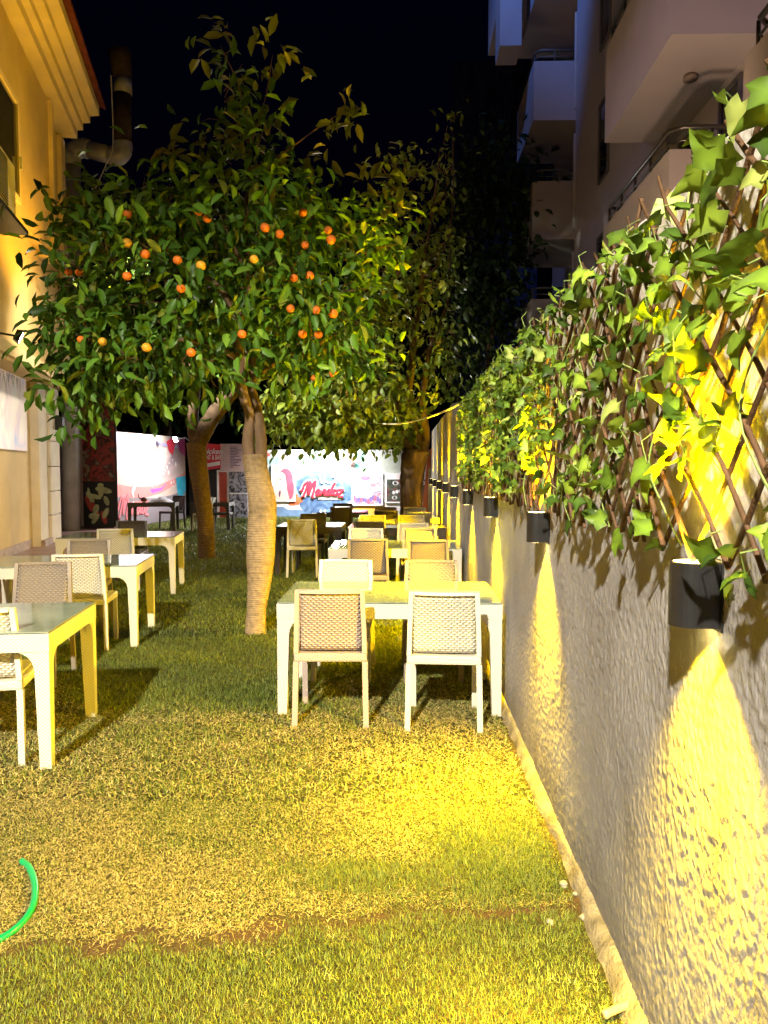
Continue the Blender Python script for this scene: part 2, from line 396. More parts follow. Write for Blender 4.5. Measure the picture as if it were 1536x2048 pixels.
# ------------------------------------------------------------------ wall lamps
def make_wall_lamp():
    root = empty('wall_lamp', group='black up and down lamps along the wall')
    r, hh = .046, .07
    pts = [(0, -r)] + [(-.05 - r * math.sin(a), -r * math.cos(a)) for a in [math.pi * k / 14 for k in range(15)]] + [(0, r)]
    inn = [(-.012, -r + .006)] + [(-.05 - (r - .006) * math.sin(a), -(r - .006) * math.cos(a)) for a in [math.pi * k / 14 for k in range(15)]] + [(-.012, r - .006)]
    b = MB(); k = len(pts)
    rings = [[(x, y, -hh + .012) for x, y in inn], [(x, y, -hh) for x, y in inn], [(x, y, -hh) for x, y in pts], [(x, y, hh) for x, y in pts], [(x, y, hh) for x, y in inn], [(x, y, hh - .012) for x, y in inn]]
    b.loft(rings, cap=True)
    b.build('lamp_body', M['black'], root)
    MB().bevbox(-.003, .004, -.052, .052, -.078, .078, .001).build('mount_plate', M['black'], root)
    for s in (1, -1):
        l = MB(); z = s * (hh + .001)
        l.add([(-.05 + .037 * math.cos(a), .037 * math.sin(a), z) for a in [2 * math.pi * j / 20 for j in range(20)]], [tuple(range(20))])
        l.build('lamp_lens', M['lens'], root)
    return root
lamp0 = make_wall_lamp()
LAMP_LABELS = [
    'nearest black half-round wall lamp, largest in the row, below the ivy trellis',
    'second nearest black wall lamp, above and right of the front table',
    'third nearest black wall lamp, still under the ivy, level with the far table edge',
    'fourth nearest black wall lamp, just under the far end of the ivy trellis',
    'fifth nearest black wall lamp, the first one past the ivy trellis',
    'sixth nearest small black wall lamp on the bare stretch of wall',
    'seventh nearest small black wall lamp, third from the far end',
    'eighth nearest tiny black wall lamp, last but one along the wall',
    'farthest and smallest black wall lamp at the end of the wall']
YEL = (1, .63, .0)
for i in range(-1, 9):
    Y = 1.705 + 1.96 * i
    if i >= 0:
        o = lamp0 if i == 0 else copy_tree(lamp0)
        o.location = (WX - .004, Y, 1.327); o['label'] = LAMP_LABELS[i]; o['category'] = 'wall lamp'
    if Y < 14.5: spot('lamp_spill_down', (WX - .075, Y, 1.327 - .076), (WX - 1.2, Y, .42), 540, 124, 1.0, YEL, .03)
    if Y < 14.5: spot('lamp_spill_up', (WX - .075, Y, 1.327 + .076), (WX - 1.1, Y + .2, 2.8), 200 if Y < 6 else 420, 100, 1.0, YEL, .03)
    tilt = random.uniform(-.03, .03)
    spot('lamp_beam_down', (WX - .058, Y, 1.327 - .078), (WX - .045, Y + tilt, .0), 470, 100 if Y < 12 else 72, 1.0, YEL, .02)
    spot('lamp_beam_up', (WX - .058, Y, 1.327 + .078), (WX - .03, Y - tilt, 2.6), 330, 84 if Y < 12 else 58, 1.0, YEL, .02)

# ------------------------------------------------------------------ leaves
def leaf_mesh(name, P, D, N, L, Wd, C, m, parent=None, fold=.18, kind='oval', smooth=False):
    """P base points, D directions, N rough normals, L lengths, Wd widths, C colours (all arrays)"""
    D = D / np.linalg.norm(D, axis=1, keepdims=True)
    Sd = np.cross(D, N); Sd /= np.linalg.norm(Sd, axis=1, keepdims=True) + 1e-9
    Nn = np.cross(Sd, D)
    if kind == 'oval':      # (along, side, up): pointed oval folded along its midrib and curling down
        T = [(0, 0, 0), (.3, .40, .10), (.3, 0, -.02), (.3, -.40, .10), (.68, .42, .03), (.68, 0, -.08), (.68, -.42, .03), (1, 0, -.22)]
        Fc3 = [(0, 2, 1), (0, 3, 2), (4, 5, 7), (5, 6, 7)]; Fc4 = [(1, 2, 5, 4), (2, 3, 6, 5)]
    else:                   # five-lobed ivy leaf
        # 0 stem, 1 centre vein, 2 tip; per side: basal lobe, notch, side lobe, notch, shoulder, side vein
        T = [(.05, 0, 0), (.46, 0, -.03), (1.1, 0, -.12)]; Fc3 = []; Fc4 = []
        for sd in (1, -1):
            q = len(T)
            T += [(-.14, .24 * sd, .01), (.05, .37 * sd, .06), (.33, .60 * sd, -.02), (.55, .28 * sd, .07), (.80, .17 * sd, .04), (.25, .27 * sd, -.02)]
            b_, n1, sl, n2, sh, vn = range(q, q + 6)
            f3 = [(0, b_, vn), (b_, n1, vn), (vn, n1, sl), (vn, sl, n2), (vn, n2, 1), (0, vn, 1), (1, n2, sh), (1, sh, 2)]
            Fc3 += f3 if sd > 0 else [t[::-1] for t in f3]
    T = np.array(T); k = len(T); n = len(P)
    V = (P[:, None, :] + D[:, None, :] * (T[None, :, 0, None] * L[:, None, None]) + Sd[:, None, :] * (T[None, :, 1, None] * Wd[:, None, None])
         + Nn[:, None, :] * (T[None, :, 2, None] * L[:, None, None] * (fold / .18)))
    off = (np.arange(n) * k)[:, None, None]
    fl = []
    if Fc4: fl.append((np.array(Fc4)[None] + off).reshape(-1, 4))
    if Fc3: fl.append((np.array(Fc3)[None] + off).reshape(-1, 3))
    shade = np.array([1.25, .95, 1.3, .95, .9, 1.2, .9, 1.05] if kind == 'oval' else [1.7, 1.6, .95] + [.75, .8, .85, .8, .8, 1.5] * 2)   # pale midrib and veins
    CC = (C[:, None, :] * shade[None, :, None]).reshape(-1, 3)
    return np_mesh(name, V.reshape(-1, 3), fl, m, parent, CC, smooth)
def unit(a): return a / (np.linalg.norm(a, axis=1, keepdims=True) + 1e-9)
def palette(n, cols, wts, jit=.25):
    c = np.array(cols)[rng.choice(len(cols), n, p=np.array(wts) / sum(wts))]
    return np.clip(c * (1 + rng.uniform(-jit, jit, (n, 1))), 0, 1)

# ------------------------------------------------------------------ ivy trellis on the wall
def trellis():
    root = empty('ivy_trellis', (0, 0, 0), 0, 'brown willow lattice trellis with artificial ivy leaves on the wall top', 'trellis')
    y0, y1, z0, z1 = .55, 8.3, 1.42, 2.28
    lat = MB(); hgt = z1 - z0
    for sgn, xo in ((1, .047), (-1, .034)):
        y = y0 - hgt
        while y < y1 + hgt:
            a, b = (y, z0), (y + sgn * hgt, z1)
            # clip to the panel
            pts = []
            N = 9
            up = random.uniform(.0, .06); dn = random.uniform(.0, .03)
            for k in range(N + 1):
                t = -dn + (1 + dn + up) * k / N
                yy = a[0] + (b[0] - a[0]) * t; zz = a[1] + (b[1] - a[1]) * t
                if y0 - .02 <= yy <= y1 + .03:
                    pts.append((WX - xo - .012 * math.sin(yy * 7 + sgn) - random.uniform(0, .008), yy + random.uniform(-.007, .007), zz + random.uniform(-.004, .004)))
            if len(pts) > 1:
                r = random.uniform(.0045, .0075); lat.tube(pts, [r * (1.1 - .3 * k / len(pts)) for k in range(len(pts))], 6, .12)
            y += random.uniform(.15, .20)
    lat.build('lattice', M['willow'], root, smooth=True)
    # leaves
    n = 1420
    Y = np.concatenate([rng.uniform(.6, 3.2, 370), rng.uniform(3.2, 8.35, n - 370)])
    zz = rng.uniform(0, 1, n) ** .9 * .90 * .92 + np.where(Y > 2.6, 1.47, 1.43)
    zz = np.where(rng.random(n) < .12, 2.12 + rng.random(n) * .18, zz)
    zz = np.where((rng.random(n) < .07) & (Y < 3.2), 1.39 + rng.random(n) * .06, zz)
    far = sstep(2.5, 8, Y)
    P = np.stack([WX - .035 - rng.uniform(.01, .06, n), Y, zz], -1)
    D = np.stack([rng.normal(-.45, .4, n), rng.normal(0, .8, n), rng.normal(-.35, .75, n)], -1)
    N = unit(np.stack([-.8 + rng.normal(0, .6, n), rng.normal(-.1, .8, n), rng.normal(.4, .7, n)], -1))
    L = rng.uniform(.048, .078, n) * np.where(Y < 3, .98, .88)
    ly = np.abs((Y - 1.705 + .98) % 1.96 - .98)
    zz = np.where((ly < .2) & (zz < 1.6), zz + .24, zz); P[:, 2] = zz
    C = palette(n, [(.085, .15, .014), (.13, .21, .02), (.21, .30, .03), (.04, .08, .009), (.32, .38, .09)], [3, 3, 2.3, 3., .9], .25)
    leaf_mesh('ivy_leaves', P, unit(D), N, L, L * rng.uniform(.85, 1.05, n), C, leafmat('ivy_leaf', .48, .22, .3), root, .22, 'ivy')
    st = MB()
    for k in range(0, n, 2):
        p = Vector(P[k]); q = p + Vector((random.uniform(-.01, .04), random.uniform(-.08, .08), random.uniform(-.06, .1)))
        m_ = (p + q) / 2 + Vector((-.02, random.uniform(-.02, .02), .015))
        st.tube([p, m_, (WX - .03 if q.x > WX - .03 else q.x, q.y, q.z)], .0016, 4)
    yv = 7.9
    while yv > .7:                              # long stems winding up the lattice
        pts = [(WX - .055 + .02 * math.sin(k * 1.3 + yv), yv + .11 * math.sin(k * .9 + yv * 3) - .02 * k, 1.42 + .092 * k) for k in range(10)]
        st.tube(smooth_path(pts, 3), .0024, 4); yv -= random.uniform(.3, .5)
    st.build('ivy_stem', mat('ivy_stem', (.26, .36, .10), .6, .3), root, fix=False)
    return root
trellis()

# ------------------------------------------------------------------ trees
def blob_points(blobs, n, surf=.72, px2m=True):
    """points spread in and on a union of ellipsoids given as (px, py, rx_px, ry_px, Y, ry_m, weight)"""
    w = np.array([b[6] for b in blobs], float); w /= w.sum()
    ii = rng.choice(len(blobs), n, p=w); P = np.zeros((n, 3)); D = np.zeros((n, 3))
    u = unit(rng.normal(0, 1, (n, 3)))
    rad = np.where(rng.random(n) < surf, rng.uniform(.82, 1.04, n), rng.uniform(.2, .9, n) ** .6)
    for k, b in enumerate(blobs):
        s = ii == k; c = at(b[0], b[1], b[4]); g = b[4] / F
        r = np.array([b[2] * g, b[5], b[3] * g])
        P[s] = c + u[s] * r * rad[s, None]; D[s] = unit(u[s] / r)
    return P, D, ii
def cluster_leaves(centres, dirs, per, spread, droop, Lr, wr, cols, wts, out=.7):
    """sprays of leaves round twig tips"""
    n = len(centres) * per
    P = np.repeat(centres, per, 0) + rng.normal(0, spread, (n, 3))
    B = np.repeat(dirs, per, 0)
    D = unit(out * B + rng.normal(0, .75, (n, 3)) + np.array([0, 0, -droop]))
    N = unit(np.array([0, 0, 1.]) + .55 * B + rng.normal(0, .45, (n, 3)))
    L = rng.uniform(*Lr, n); Wd = L * rng.uniform(*wr, n)
    return P, D, N, L, Wd, palette(n, cols, wts, .3)
def limb(b, pts, rad, seg=10, jit=.07, n=6):
    q = smooth_path(pts, n); m = len(q)
    b.tube(q, [np.interp(k / (m - 1), np.linspace(0, 1, len(rad)), rad) for k in range(m)], seg, jit)

def rope_wrap(name, pts, rad, z0, pitch, parent):
    """rope wound round a trunk: a helix of bulges following the trunk's own outline"""
    q = smooth_path(pts, 10); b = MB(); m = len(q)
    length = sum((q[i + 1] - q[i]).length for i in range(m - 1)); rows = int(length / pitch)
    rings = []
    for i in range(rows * 4 + 1):
        t = i / (rows * 4); f = t * (m - 1); k = min(int(f), m - 2); p = q[k].lerp(q[k + 1], f - k)
        r = np.interp(t, np.linspace(0, 1, len(rad)), rad); ph = (i % 4) / 4
        r += (.0, .008, .0115, .008)[i % 4] + random.uniform(-.0007, .0007)
        sq = random.uniform(-.002, .002)
        rings.append([(p.x + r * math.cos(a), p.y + r * math.sin(a), p.z + pitch * a / (2 * math.pi) + sq) for a in [2 * math.pi * j / 22 for j in range(22)]])
    b.loft(rings)
    return b.build(name, M['rope'], parent, smooth=True)

def orange_tree():
    base = gnd(511, 1266)
    Y = base[1]
    root = empty('orange_tree', base, 0, 'orange tree full of ripe fruit with a rope-wrapped trunk beside the front table', 'tree')
    def T(px, py, dy=0.): return Vector(at(px, py, Y + dy)) - Vector(base)
    tp = [T(511, 1270), T(513, 1220), T(519, 1160), T(521, 1110), T(524, 1040), T(524, 1000), T(512, 940), T(508, 912)]
    tr_ = [.098, .084, .108, .130, .130, .128, .108, .104]
    trunk = MB(); limb(trunk, tp, [r - .012 for r in tr_], 14)
    tk = trunk.build('trunk', M['bark'], root, smooth=True)
    rope_wrap('rope_wrap', tp, tr_, 0, .0165, tk)
    b = MB()
    limb(b, [T(500, 930), T(496, 880), T(499, 830), T(482, 770, -.1), T(478, 700, -.1), T(480, 640, -.1), T(505, 590, -.1), T(495, 520, -.1), T(492, 400)], [.062, .055, .05, .05, .048, .042, .034, .024, .012])
    limb(b, [T(522, 930), T(521, 870), T(512, 810, .1), T(500, 760, .15), T(520, 680, .2), T(560, 600, .25), T(600, 500, .3), T(640, 400, .3)], [.06, .055, .05, .046, .038, .03, .02, .01])
    limb(b, [T(482, 650, -.1), T(450, 590, -.2), T(420, 560, -.25), T(370, 530, -.3), T(290, 520, -.3), T(200, 520, -.2)], [.034, .03, .026, .022, .014, .008])
    limb(b, [T(484, 640, -.1), T(500, 560, -.3), T(470, 500, -.4), T(440, 430, -.4)], [.03, .024, .018, .008])
    limb(b, [T(480, 720, -.1), T(420, 690, -.3), T(330, 680, -.4), T(230, 720, -.4), T(150, 760, -.3)], [.03, .024, .018, .012, .006])
    limb(b, [T(505, 760, .1), T(560, 720, .2), T(630, 690, .3), T(690, 660, .3)], [.028, .02, .014, .007])
    limb(b, [T(492, 420), T(500, 300, .1), T(480, 180, .1), T(440, 90, .1)], [.014, .011, .008, .004], 8)
    limb(b, [T(495, 340), T(560, 310, .1), T(630, 260, .1), T(690, 220, .1)], [.010, .008, .006, .003], 8)
    limb(b, [T(498, 300), T(530, 200, .1), T(545, 110, .1)], [.009, .007, .003], 8)
    b.build('branches', M['bark'], tk, smooth=True)
    blobs = [(272, 590, 158, 180, 7.3, 1.0, 2.6), (430, 560, 210, 190, 7.4, 1.1, 3.0), (610, 560, 150, 190, 7.6, .9, 2.3),
             (480, 440, 215, 80, 7.5, .9, 1.9), (325, 440, 180, 60, 7.4, .8, 1.1), (510, 330, 100, 80, 7.6, .5, .38), (208, 690, 112, 100, 7.1, .7, 1.5), (330, 720, 150, 80, 7.1, .7, 1.5),
             (172, 785, 70, 55, 7.1, .4, .5), (620, 690, 130, 70, 7.6, .7, 1.0), (740, 480, 70, 110, 7.8, .5, .6), (165, 430, 50, 45, 7.3, .4, .28), (450, 220, 70, 110, 7.7, .4, .14), (480, 90, 70, 55, 7.7, .3, .07)]
    C, Dd, ii = blob_points(blobs, 590)
    # dark hollow over the trunk stays open
    keep = np.ones(len(C), bool)
    C, Dd, ii = C[keep], Dd[keep], ii[keep]
    cols = [(.055, .14, .016), (.09, .21, .022), (.15, .28, .03), (.03, .075, .010), (.24, .29, .035)]
    P, Dv, N, L, Wd, col = cluster_leaves(C - base, Dd, 9, .125, .55, (.12, .195), (.40, .50), cols, [3, 3, 2, 2, .7])
    mt = leafmat('orange_leaf', .42, .18, .3)
    cr = leaf_mesh('crown', P, Dv, N, L, Wd, col, mt, root)
    # long yellowish shoots of big leaves rising out of the top
    shoots = [(560, 110, 8), (585, 145, 4), (690, 205, 9), (715, 240, 7), (665, 270, 6), (530, 150, 5), (440, 60, 9), (520, 60, 7), (400, 110, 6), (650, 310, 4), (560, 230, 6), (470, 250, 8), (420, 290, 8), (550, 320, 8),
              (350, 320, 8), (610, 320, 6), (780, 370, 9), (790, 420, 8), (740, 350, 8), (320, 300, 5), (470, 160, 5)]
    cs = np.concatenate([np.repeat((at(x, y, Y + .1) - base)[None], k, 0) + rng.normal(0, .05, (k, 3)) for x, y, k in shoots]); n = len(cs)
    D2 = unit(rng.normal(0, .7, (n, 3)) + np.array([.25, -.2, -.1])); L2 = rng.uniform(.13, .22, n)
    leaf_mesh('shoot_leaves', cs, D2, unit(rng.normal(0, .5, (n, 3)) + np.array([0, -.8, .6])), L2, L2 * rng.uniform(.40, .5, n), palette(n, [(.17, .19, .03), (.11, .15, .025), (.23, .22, .04)], [2, 2, 1]), mt, root)
    tw = MB()
    for k in range(len(C)):
        p = Vector(C[k] - base); q = p - Vector(Dd[k]) * random.uniform(.12, .34) + Vector((0, 0, -.05))
        tw.tube([q, (p + q) / 2 + Vector((random.uniform(-.03, .03), 0, random.uniform(-.03, .03))), p], [.0055, .004, .002], 4)
    tag(tw.build('twigs', M['twig'], tk, fix=False), kind='stuff')
    # fruit, each its own part
    fr = [(255, 428), (398, 423), (414, 437), (150, 487), (254, 486), (355, 520), (402, 531), (254, 552), (362, 577), (137, 545), (508, 518), (606, 425),
          (656, 460), (662, 479), (610, 490), (559, 468), (530, 455), (510, 366), (581, 617), (632, 620), (666, 627), (619, 551), (588, 556), (162, 679),
          (205, 683), (293, 695), (605, 668), (637, 669), (666, 747), (158, 545), (290, 508), (484, 668), (628, 756), (382, 705), (288, 430)]
    mo = mat('orange_peel', (.78, .20, .02), .45, .5, 0, .12, 5, .35, 300); my = mat('ripe_peel', (.80, .40, .03), .45, .5, 0, .1, 5, .35, 300)
    bm = bmesh.new(); bmesh.ops.create_uvsphere(bm, u_segments=18, v_segments=12, radius=.041)
    for v in bm.verts: v.co.z *= .94 if v.co.z < 0 else .92
    fb = MB().bm(bm); first = {}
    for i, (x, y) in enumerate(fr):
        front = None
        for bl in blobs:
            c = at(bl[0], bl[1], bl[4]); g = bl[4] / F
            e = 1 - ((x - bl[0]) / bl[2]) ** 2 - ((y - bl[1]) / bl[3]) ** 2
            if e > 0:
                yy = bl[4] - bl[5] * math.sqrt(e); front = yy if front is None else min(front, yy)
        yy = (front if front else 7.2) + .0
        m_ = my if (x, y) in ((402, 531), (508, 518), (205, 683), (293, 695), (254, 486)) else mo
        if m_ not in first:
            o = fb.build('orange_fruit', m_, root, smooth=True); first[m_] = o
        else: o = link(first[m_].copy(), root)
        o.location = at(x, y, yy + random.uniform(-.10, .06)) - base; o.scale = [random.uniform(.78, 1.05)] * 3; o.rotation_euler = (random.uniform(-.4, .4), random.uniform(-.4, .4), 0)
    return root
orange_tree()

def wrapped_tree():
    base = gnd(413, 1116); Y = base[1]
    root = empty('leaning_tree', base, 0, 'leaning tree wrapped in brown matting, standing behind the rope-wrapped orange tree', 'tree')
    def T(px, py, dy=0.): return Vector(at(px, py, Y + dy)) - Vector(base)
    tp = [T(414, 1120), T(412, 1060), T(404, 990), T(396, 930), T(393, 888)]
    t = MB(); limb(t, tp, [.13, .125, .13, .145, .15], 12); tk = t.build('trunk', M['bark'], root, smooth=True)
    o = rope_wrap('rope_wrap', tp, [.15, .142, .145, .16, .17], 0, .028, tk)
    o.data.materials[0] = mat('brown_matting', (.15, .095, .055), .9, .15, 0, .25, 25, .5, 120)
    b = MB()
    limb(b, [T(393, 895), T(415, 850), T(450, 800), T(478, 765), T(500, 700), T(520, 600, .3)], [.16, .15, .14, .12, .10, .05], 10)
    limb(b, [T(393, 895), T(385, 840), T(390, 760), T(360, 660), T(330, 560)], [.12, .10, .08, .06, .03], 10)
    b.build('branches', mat('dark_bark', (.07, .045, .03), .9, .2, 0, .4, 9, .8, 28), tk, smooth=True)
    blobs = [(420, 600, 220, 150, 14.6, 1.8, 3), (560, 540, 150, 160, 14.9, 1.5, 2), (300, 560, 150, 120, 14.6, 1.4, 1.5)]
    C, Dd, _ = blob_points(blobs, 260)
    P, Dv, N, L, Wd, col = cluster_leaves(C - base, Dd, 8, .2, .4, (.12, .2), (.45, .6), [(.03, .07, .012), (.045, .10, .018)], [1, 1])
    leaf_mesh('crown', P, Dv, N, L, Wd, col, leafmat('dull_leaf', .5, .2), root)
wrapped_tree()

def mulberry_tree():
    Y = 15.9; base = at(829, 1094, Y); base[2] = 0
    root = empty('mulberry_tree', base, 0, 'tall tree with small yellow-green leaves and orange-lit limbs close to the wall', 'tree')
    def T(px, py, dy=0.): return Vector(at(px, py, Y + dy)) - Vector(base)
    t = MB(); limb(t, [T(826, 1096), T(824, 1040), T(822, 990), T(826, 940), T(832, 900)], [.27, .235, .235, .25, .30], 12, .08)
    tk = t.build('trunk', M['bark'], root, smooth=True)
    b = MB()
    limb(b, [T(822, 925), T(812, 880), T(798, 840), T(780, 800), T(740, 770), T(690, 760)], [.15, .12, .10, .085, .05, .02])
    limb(b, [T(838, 925), T(836, 880), T(822, 840), T(816, 790), T(822, 740), T(829, 660), T(840, 600), T(852, 500), T(868, 400), T(880, 300)], [.16, .11, .095, .085, .075, .065, .055, .04, .025, .01])
    limb(b, [T(815, 790), T(795, 770), T(780, 720), T(770, 640), T(757, 560), T(748, 480)], [.06, .055, .048, .035, .022, .01])
    limb(b, [T(842, 915), T(852, 870), T(845, 800), T(860, 700), T(895, 600), T(900, 450)], [.12, .09, .07, .05, .03, .012])
    limb(b, [T(846, 560), T(880, 520), T(905, 420), T(905, 260)], [.03, .025, .016, .006])
    limb(b, [T(769, 620), T(800, 540), T(815, 470)], [.03, .02, .008])
    limb(b, [T(829, 650), T(800, 600), T(766, 585)], [.03, .02, .008])
    b.build('branches', M['bark'], tk, smooth=True)
    blobs = [(690, 810, 165, 60, 15.2, 1.3, 2.4), (600, 850, 95, 40, 15.0, 1.0, .9), (720, 862, 110, 30, 15.4, 1.0, .9), (750, 690, 70, 110, 15.9, 1.0, .6), (680, 700, 110, 90, 15.4, 1.0, 1.1),
             (800, 520, 100, 140, 16, 1.2, 1.0), (870, 600, 55, 160, 16, .8, .55), (890, 330, 45, 110, 16.2, .7, .22), (800, 380, 70, 70, 16, .8, .3), (895, 720, 30, 80, 15.6, .4, .25)]
    C, Dd, _ = blob_points(blobs, 560, .5)
    cols = [(.17, .24, .03), (.24, .31, .045), (.11, .17, .02), (.30, .36, .08)]
    P, Dv, N, L, Wd, col = cluster_leaves(C - base, Dd, 9, .17, .7, (.13, .21), (.55, .72), cols, [3, 2, 2, 1], .4)
    leaf_mesh('crown', P, Dv, N, L, Wd, col, leafmat('mulberry_leaf', .45, .35), root)
    tw = MB()
    for k in range(len(C)):
        p = Vector(C[k] - base); q = p - Vector(Dd[k]) * random.uniform(.2, .5)
        tw.tube([q, (p + q) / 2 + Vector((0, 0, random.uniform(-.05, .05))), p], [.012, .008, .004], 4)
    tag(tw.build('twigs', M['twig'], tk, fix=False), kind='stuff')
mulberry_tree()

def dark_tree(px, Y, blobs, label, n=330, size=(.2, .34)):
    base = at(px, 1000, Y); base[2] = 0
    root = empty('dark_tree', base, 0, label, 'tree', 'dark trees behind the garden')
    t = MB(); top = at(px, 600, Y) - base
    limb(t, [(0, 0, 0), (.1, 0, top[2] * .4), (-.1, .1, top[2] * .75), (.1, 0, top[2])], [.22, .17, .11, .04]); t.build('trunk', M['bark'], root, smooth=True)
    C, Dd, _ = blob_points(blobs, n, .6)
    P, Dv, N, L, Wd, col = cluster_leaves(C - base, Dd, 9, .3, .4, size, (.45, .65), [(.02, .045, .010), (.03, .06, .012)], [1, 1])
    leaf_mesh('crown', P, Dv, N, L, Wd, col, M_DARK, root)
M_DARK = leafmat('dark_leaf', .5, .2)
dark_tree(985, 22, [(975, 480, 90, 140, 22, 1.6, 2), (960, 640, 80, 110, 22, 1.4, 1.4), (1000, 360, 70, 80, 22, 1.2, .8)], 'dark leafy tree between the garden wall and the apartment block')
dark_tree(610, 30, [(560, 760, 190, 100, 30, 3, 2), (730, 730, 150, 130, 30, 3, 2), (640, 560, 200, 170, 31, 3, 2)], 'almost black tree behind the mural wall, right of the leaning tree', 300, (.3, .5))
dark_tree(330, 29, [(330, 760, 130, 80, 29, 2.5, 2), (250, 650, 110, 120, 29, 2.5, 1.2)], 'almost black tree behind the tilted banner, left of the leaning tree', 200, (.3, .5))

# ------------------------------------------------------------------ grass
def grass():
    segs = [(1.3, 3.6, 28000, .018, .0023), (3.6, 7.2, 9000, .030, .0045), (7.2, 13.5, 2600, .04, .009), (13.5, 26.5, 650, .06, .018)]
    VV, CC = [], []
    for (a, b_, dens, hl, wd) in segs:
        xl = -.56 * b_ - .6; area = (WX - xl) * (b_ - a); n = int(area * dens)
        x = rng.uniform(xl, WX - .05, n); y = rng.uniform(a, b_, n)
        k = (x > -.56 * y - .6) & (lb_off(x, y) > TERR + .02) & ((x < WX - .07) | (rng.random(n) < .4))
        x, y = x[k], y[k]
        dx = y - (seamY(x) + .03) + (vnoise(x * 9, y * 9, 31) - .5) * .14
        keep = (np.abs(dx) > .035) | (rng.random(len(x)) < .3)
        x, y, dx = x[keep], y[keep], dx[keep]; n = len(x)
        front = dx < 0                                    # fresh strip of turf at the viewer's feet
        g = .5 * vnoise(x * 1.1 + 3, y * 1.1, 40) + .3 * vnoise(x * 3.1, y * 3.1, 41) + .2 * vnoise(x * 9, y * 9, 42)
        # green patch by the wall and greener ground farther back under the trees
        patch = np.exp(-(((x - .38) / .30) ** 2 + ((y - 3.1) / .33) ** 2))
        patch = np.maximum(patch, .9 * np.exp(-(((x + .1) / .35) ** 2 + ((y - 2.95) / .14) ** 2)))
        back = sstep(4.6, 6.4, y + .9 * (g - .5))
        gr = np.clip(.22 + sstep(.36, .70, g) * .45 + patch * .8 + back * .85 + front * .65, 0, 1)
        isg = rng.random(n) < gr
        straw = palette(n, [(.54, .46, .17), (.46, .39, .13), (.66, .57, .27), (.32, .26, .08)], [3, 3, 2, 1.5], .25)
        green = palette(n, [(.15, .22, .03), (.22, .27, .045), (.10, .14, .02), (.30, .33, .06)], [3, 3, 2, 2], .25)
        c = np.where(isg[:, None], green * (1 - .30 * back)[:, None], straw)          # darker green farther back: shade under the trees put into the colour
        h = hl * rng.uniform(.5, 1.25, n) * np.where(front, 1.12, 1.) * (1 + .8 * patch * isg)
        tilt = np.where(isg, rng.uniform(.2, 1.0, n), rng.uniform(.9, 1.5, n)) * np.where(front, .85, 1.)
        az = rng.uniform(0, 2 * math.pi, n)
        d = np.stack([np.sin(tilt) * np.cos(az), np.sin(tilt) * np.sin(az), np.cos(tilt)], -1)
        az2 = az + rng.normal(0, .5, n); t2 = np.minimum(tilt + rng.uniform(.1, .7, n), 1.62)
        d2 = np.stack([np.sin(t2) * np.cos(az2), np.sin(t2) * np.sin(az2), np.cos(t2)], -1)
        s = np.stack([-np.sin(az), np.cos(az), np.zeros(n)], -1) * (wd * rng.uniform(.6, 1.2, n))[:, None] * .5
        z0 = np.where(isg, 0., rng.uniform(0, .012, n))
        p = np.stack([x, y, z0], -1); m_ = p + d * (h * .55)[:, None]; e = m_ + d2 * (h * .55)[:, None]
        e[:, 2] = np.maximum(e[:, 2], .002)
        VV.append(np.stack([p - s, p + s, m_ - s * .8, m_ + s * .8, e], 1)); CC.append(np.repeat(c[:, None], 5, 1))
    V = np.concatenate(VV); C = np.concatenate(CC).reshape(-1, 3); n = len(V)
    off = (np.arange(n) * 5)[:, None]
    o = np_mesh('grass', V.reshape(-1, 3), [np.array([[0, 1, 3, 2]]) + off, np.array([[2, 3, 4]]) + off], leafmat('grass_blade', .55, .3), None, C)
    tag(o, 'short lawn grass, straw yellow and green', 'grass', kind='stuff')
grass()

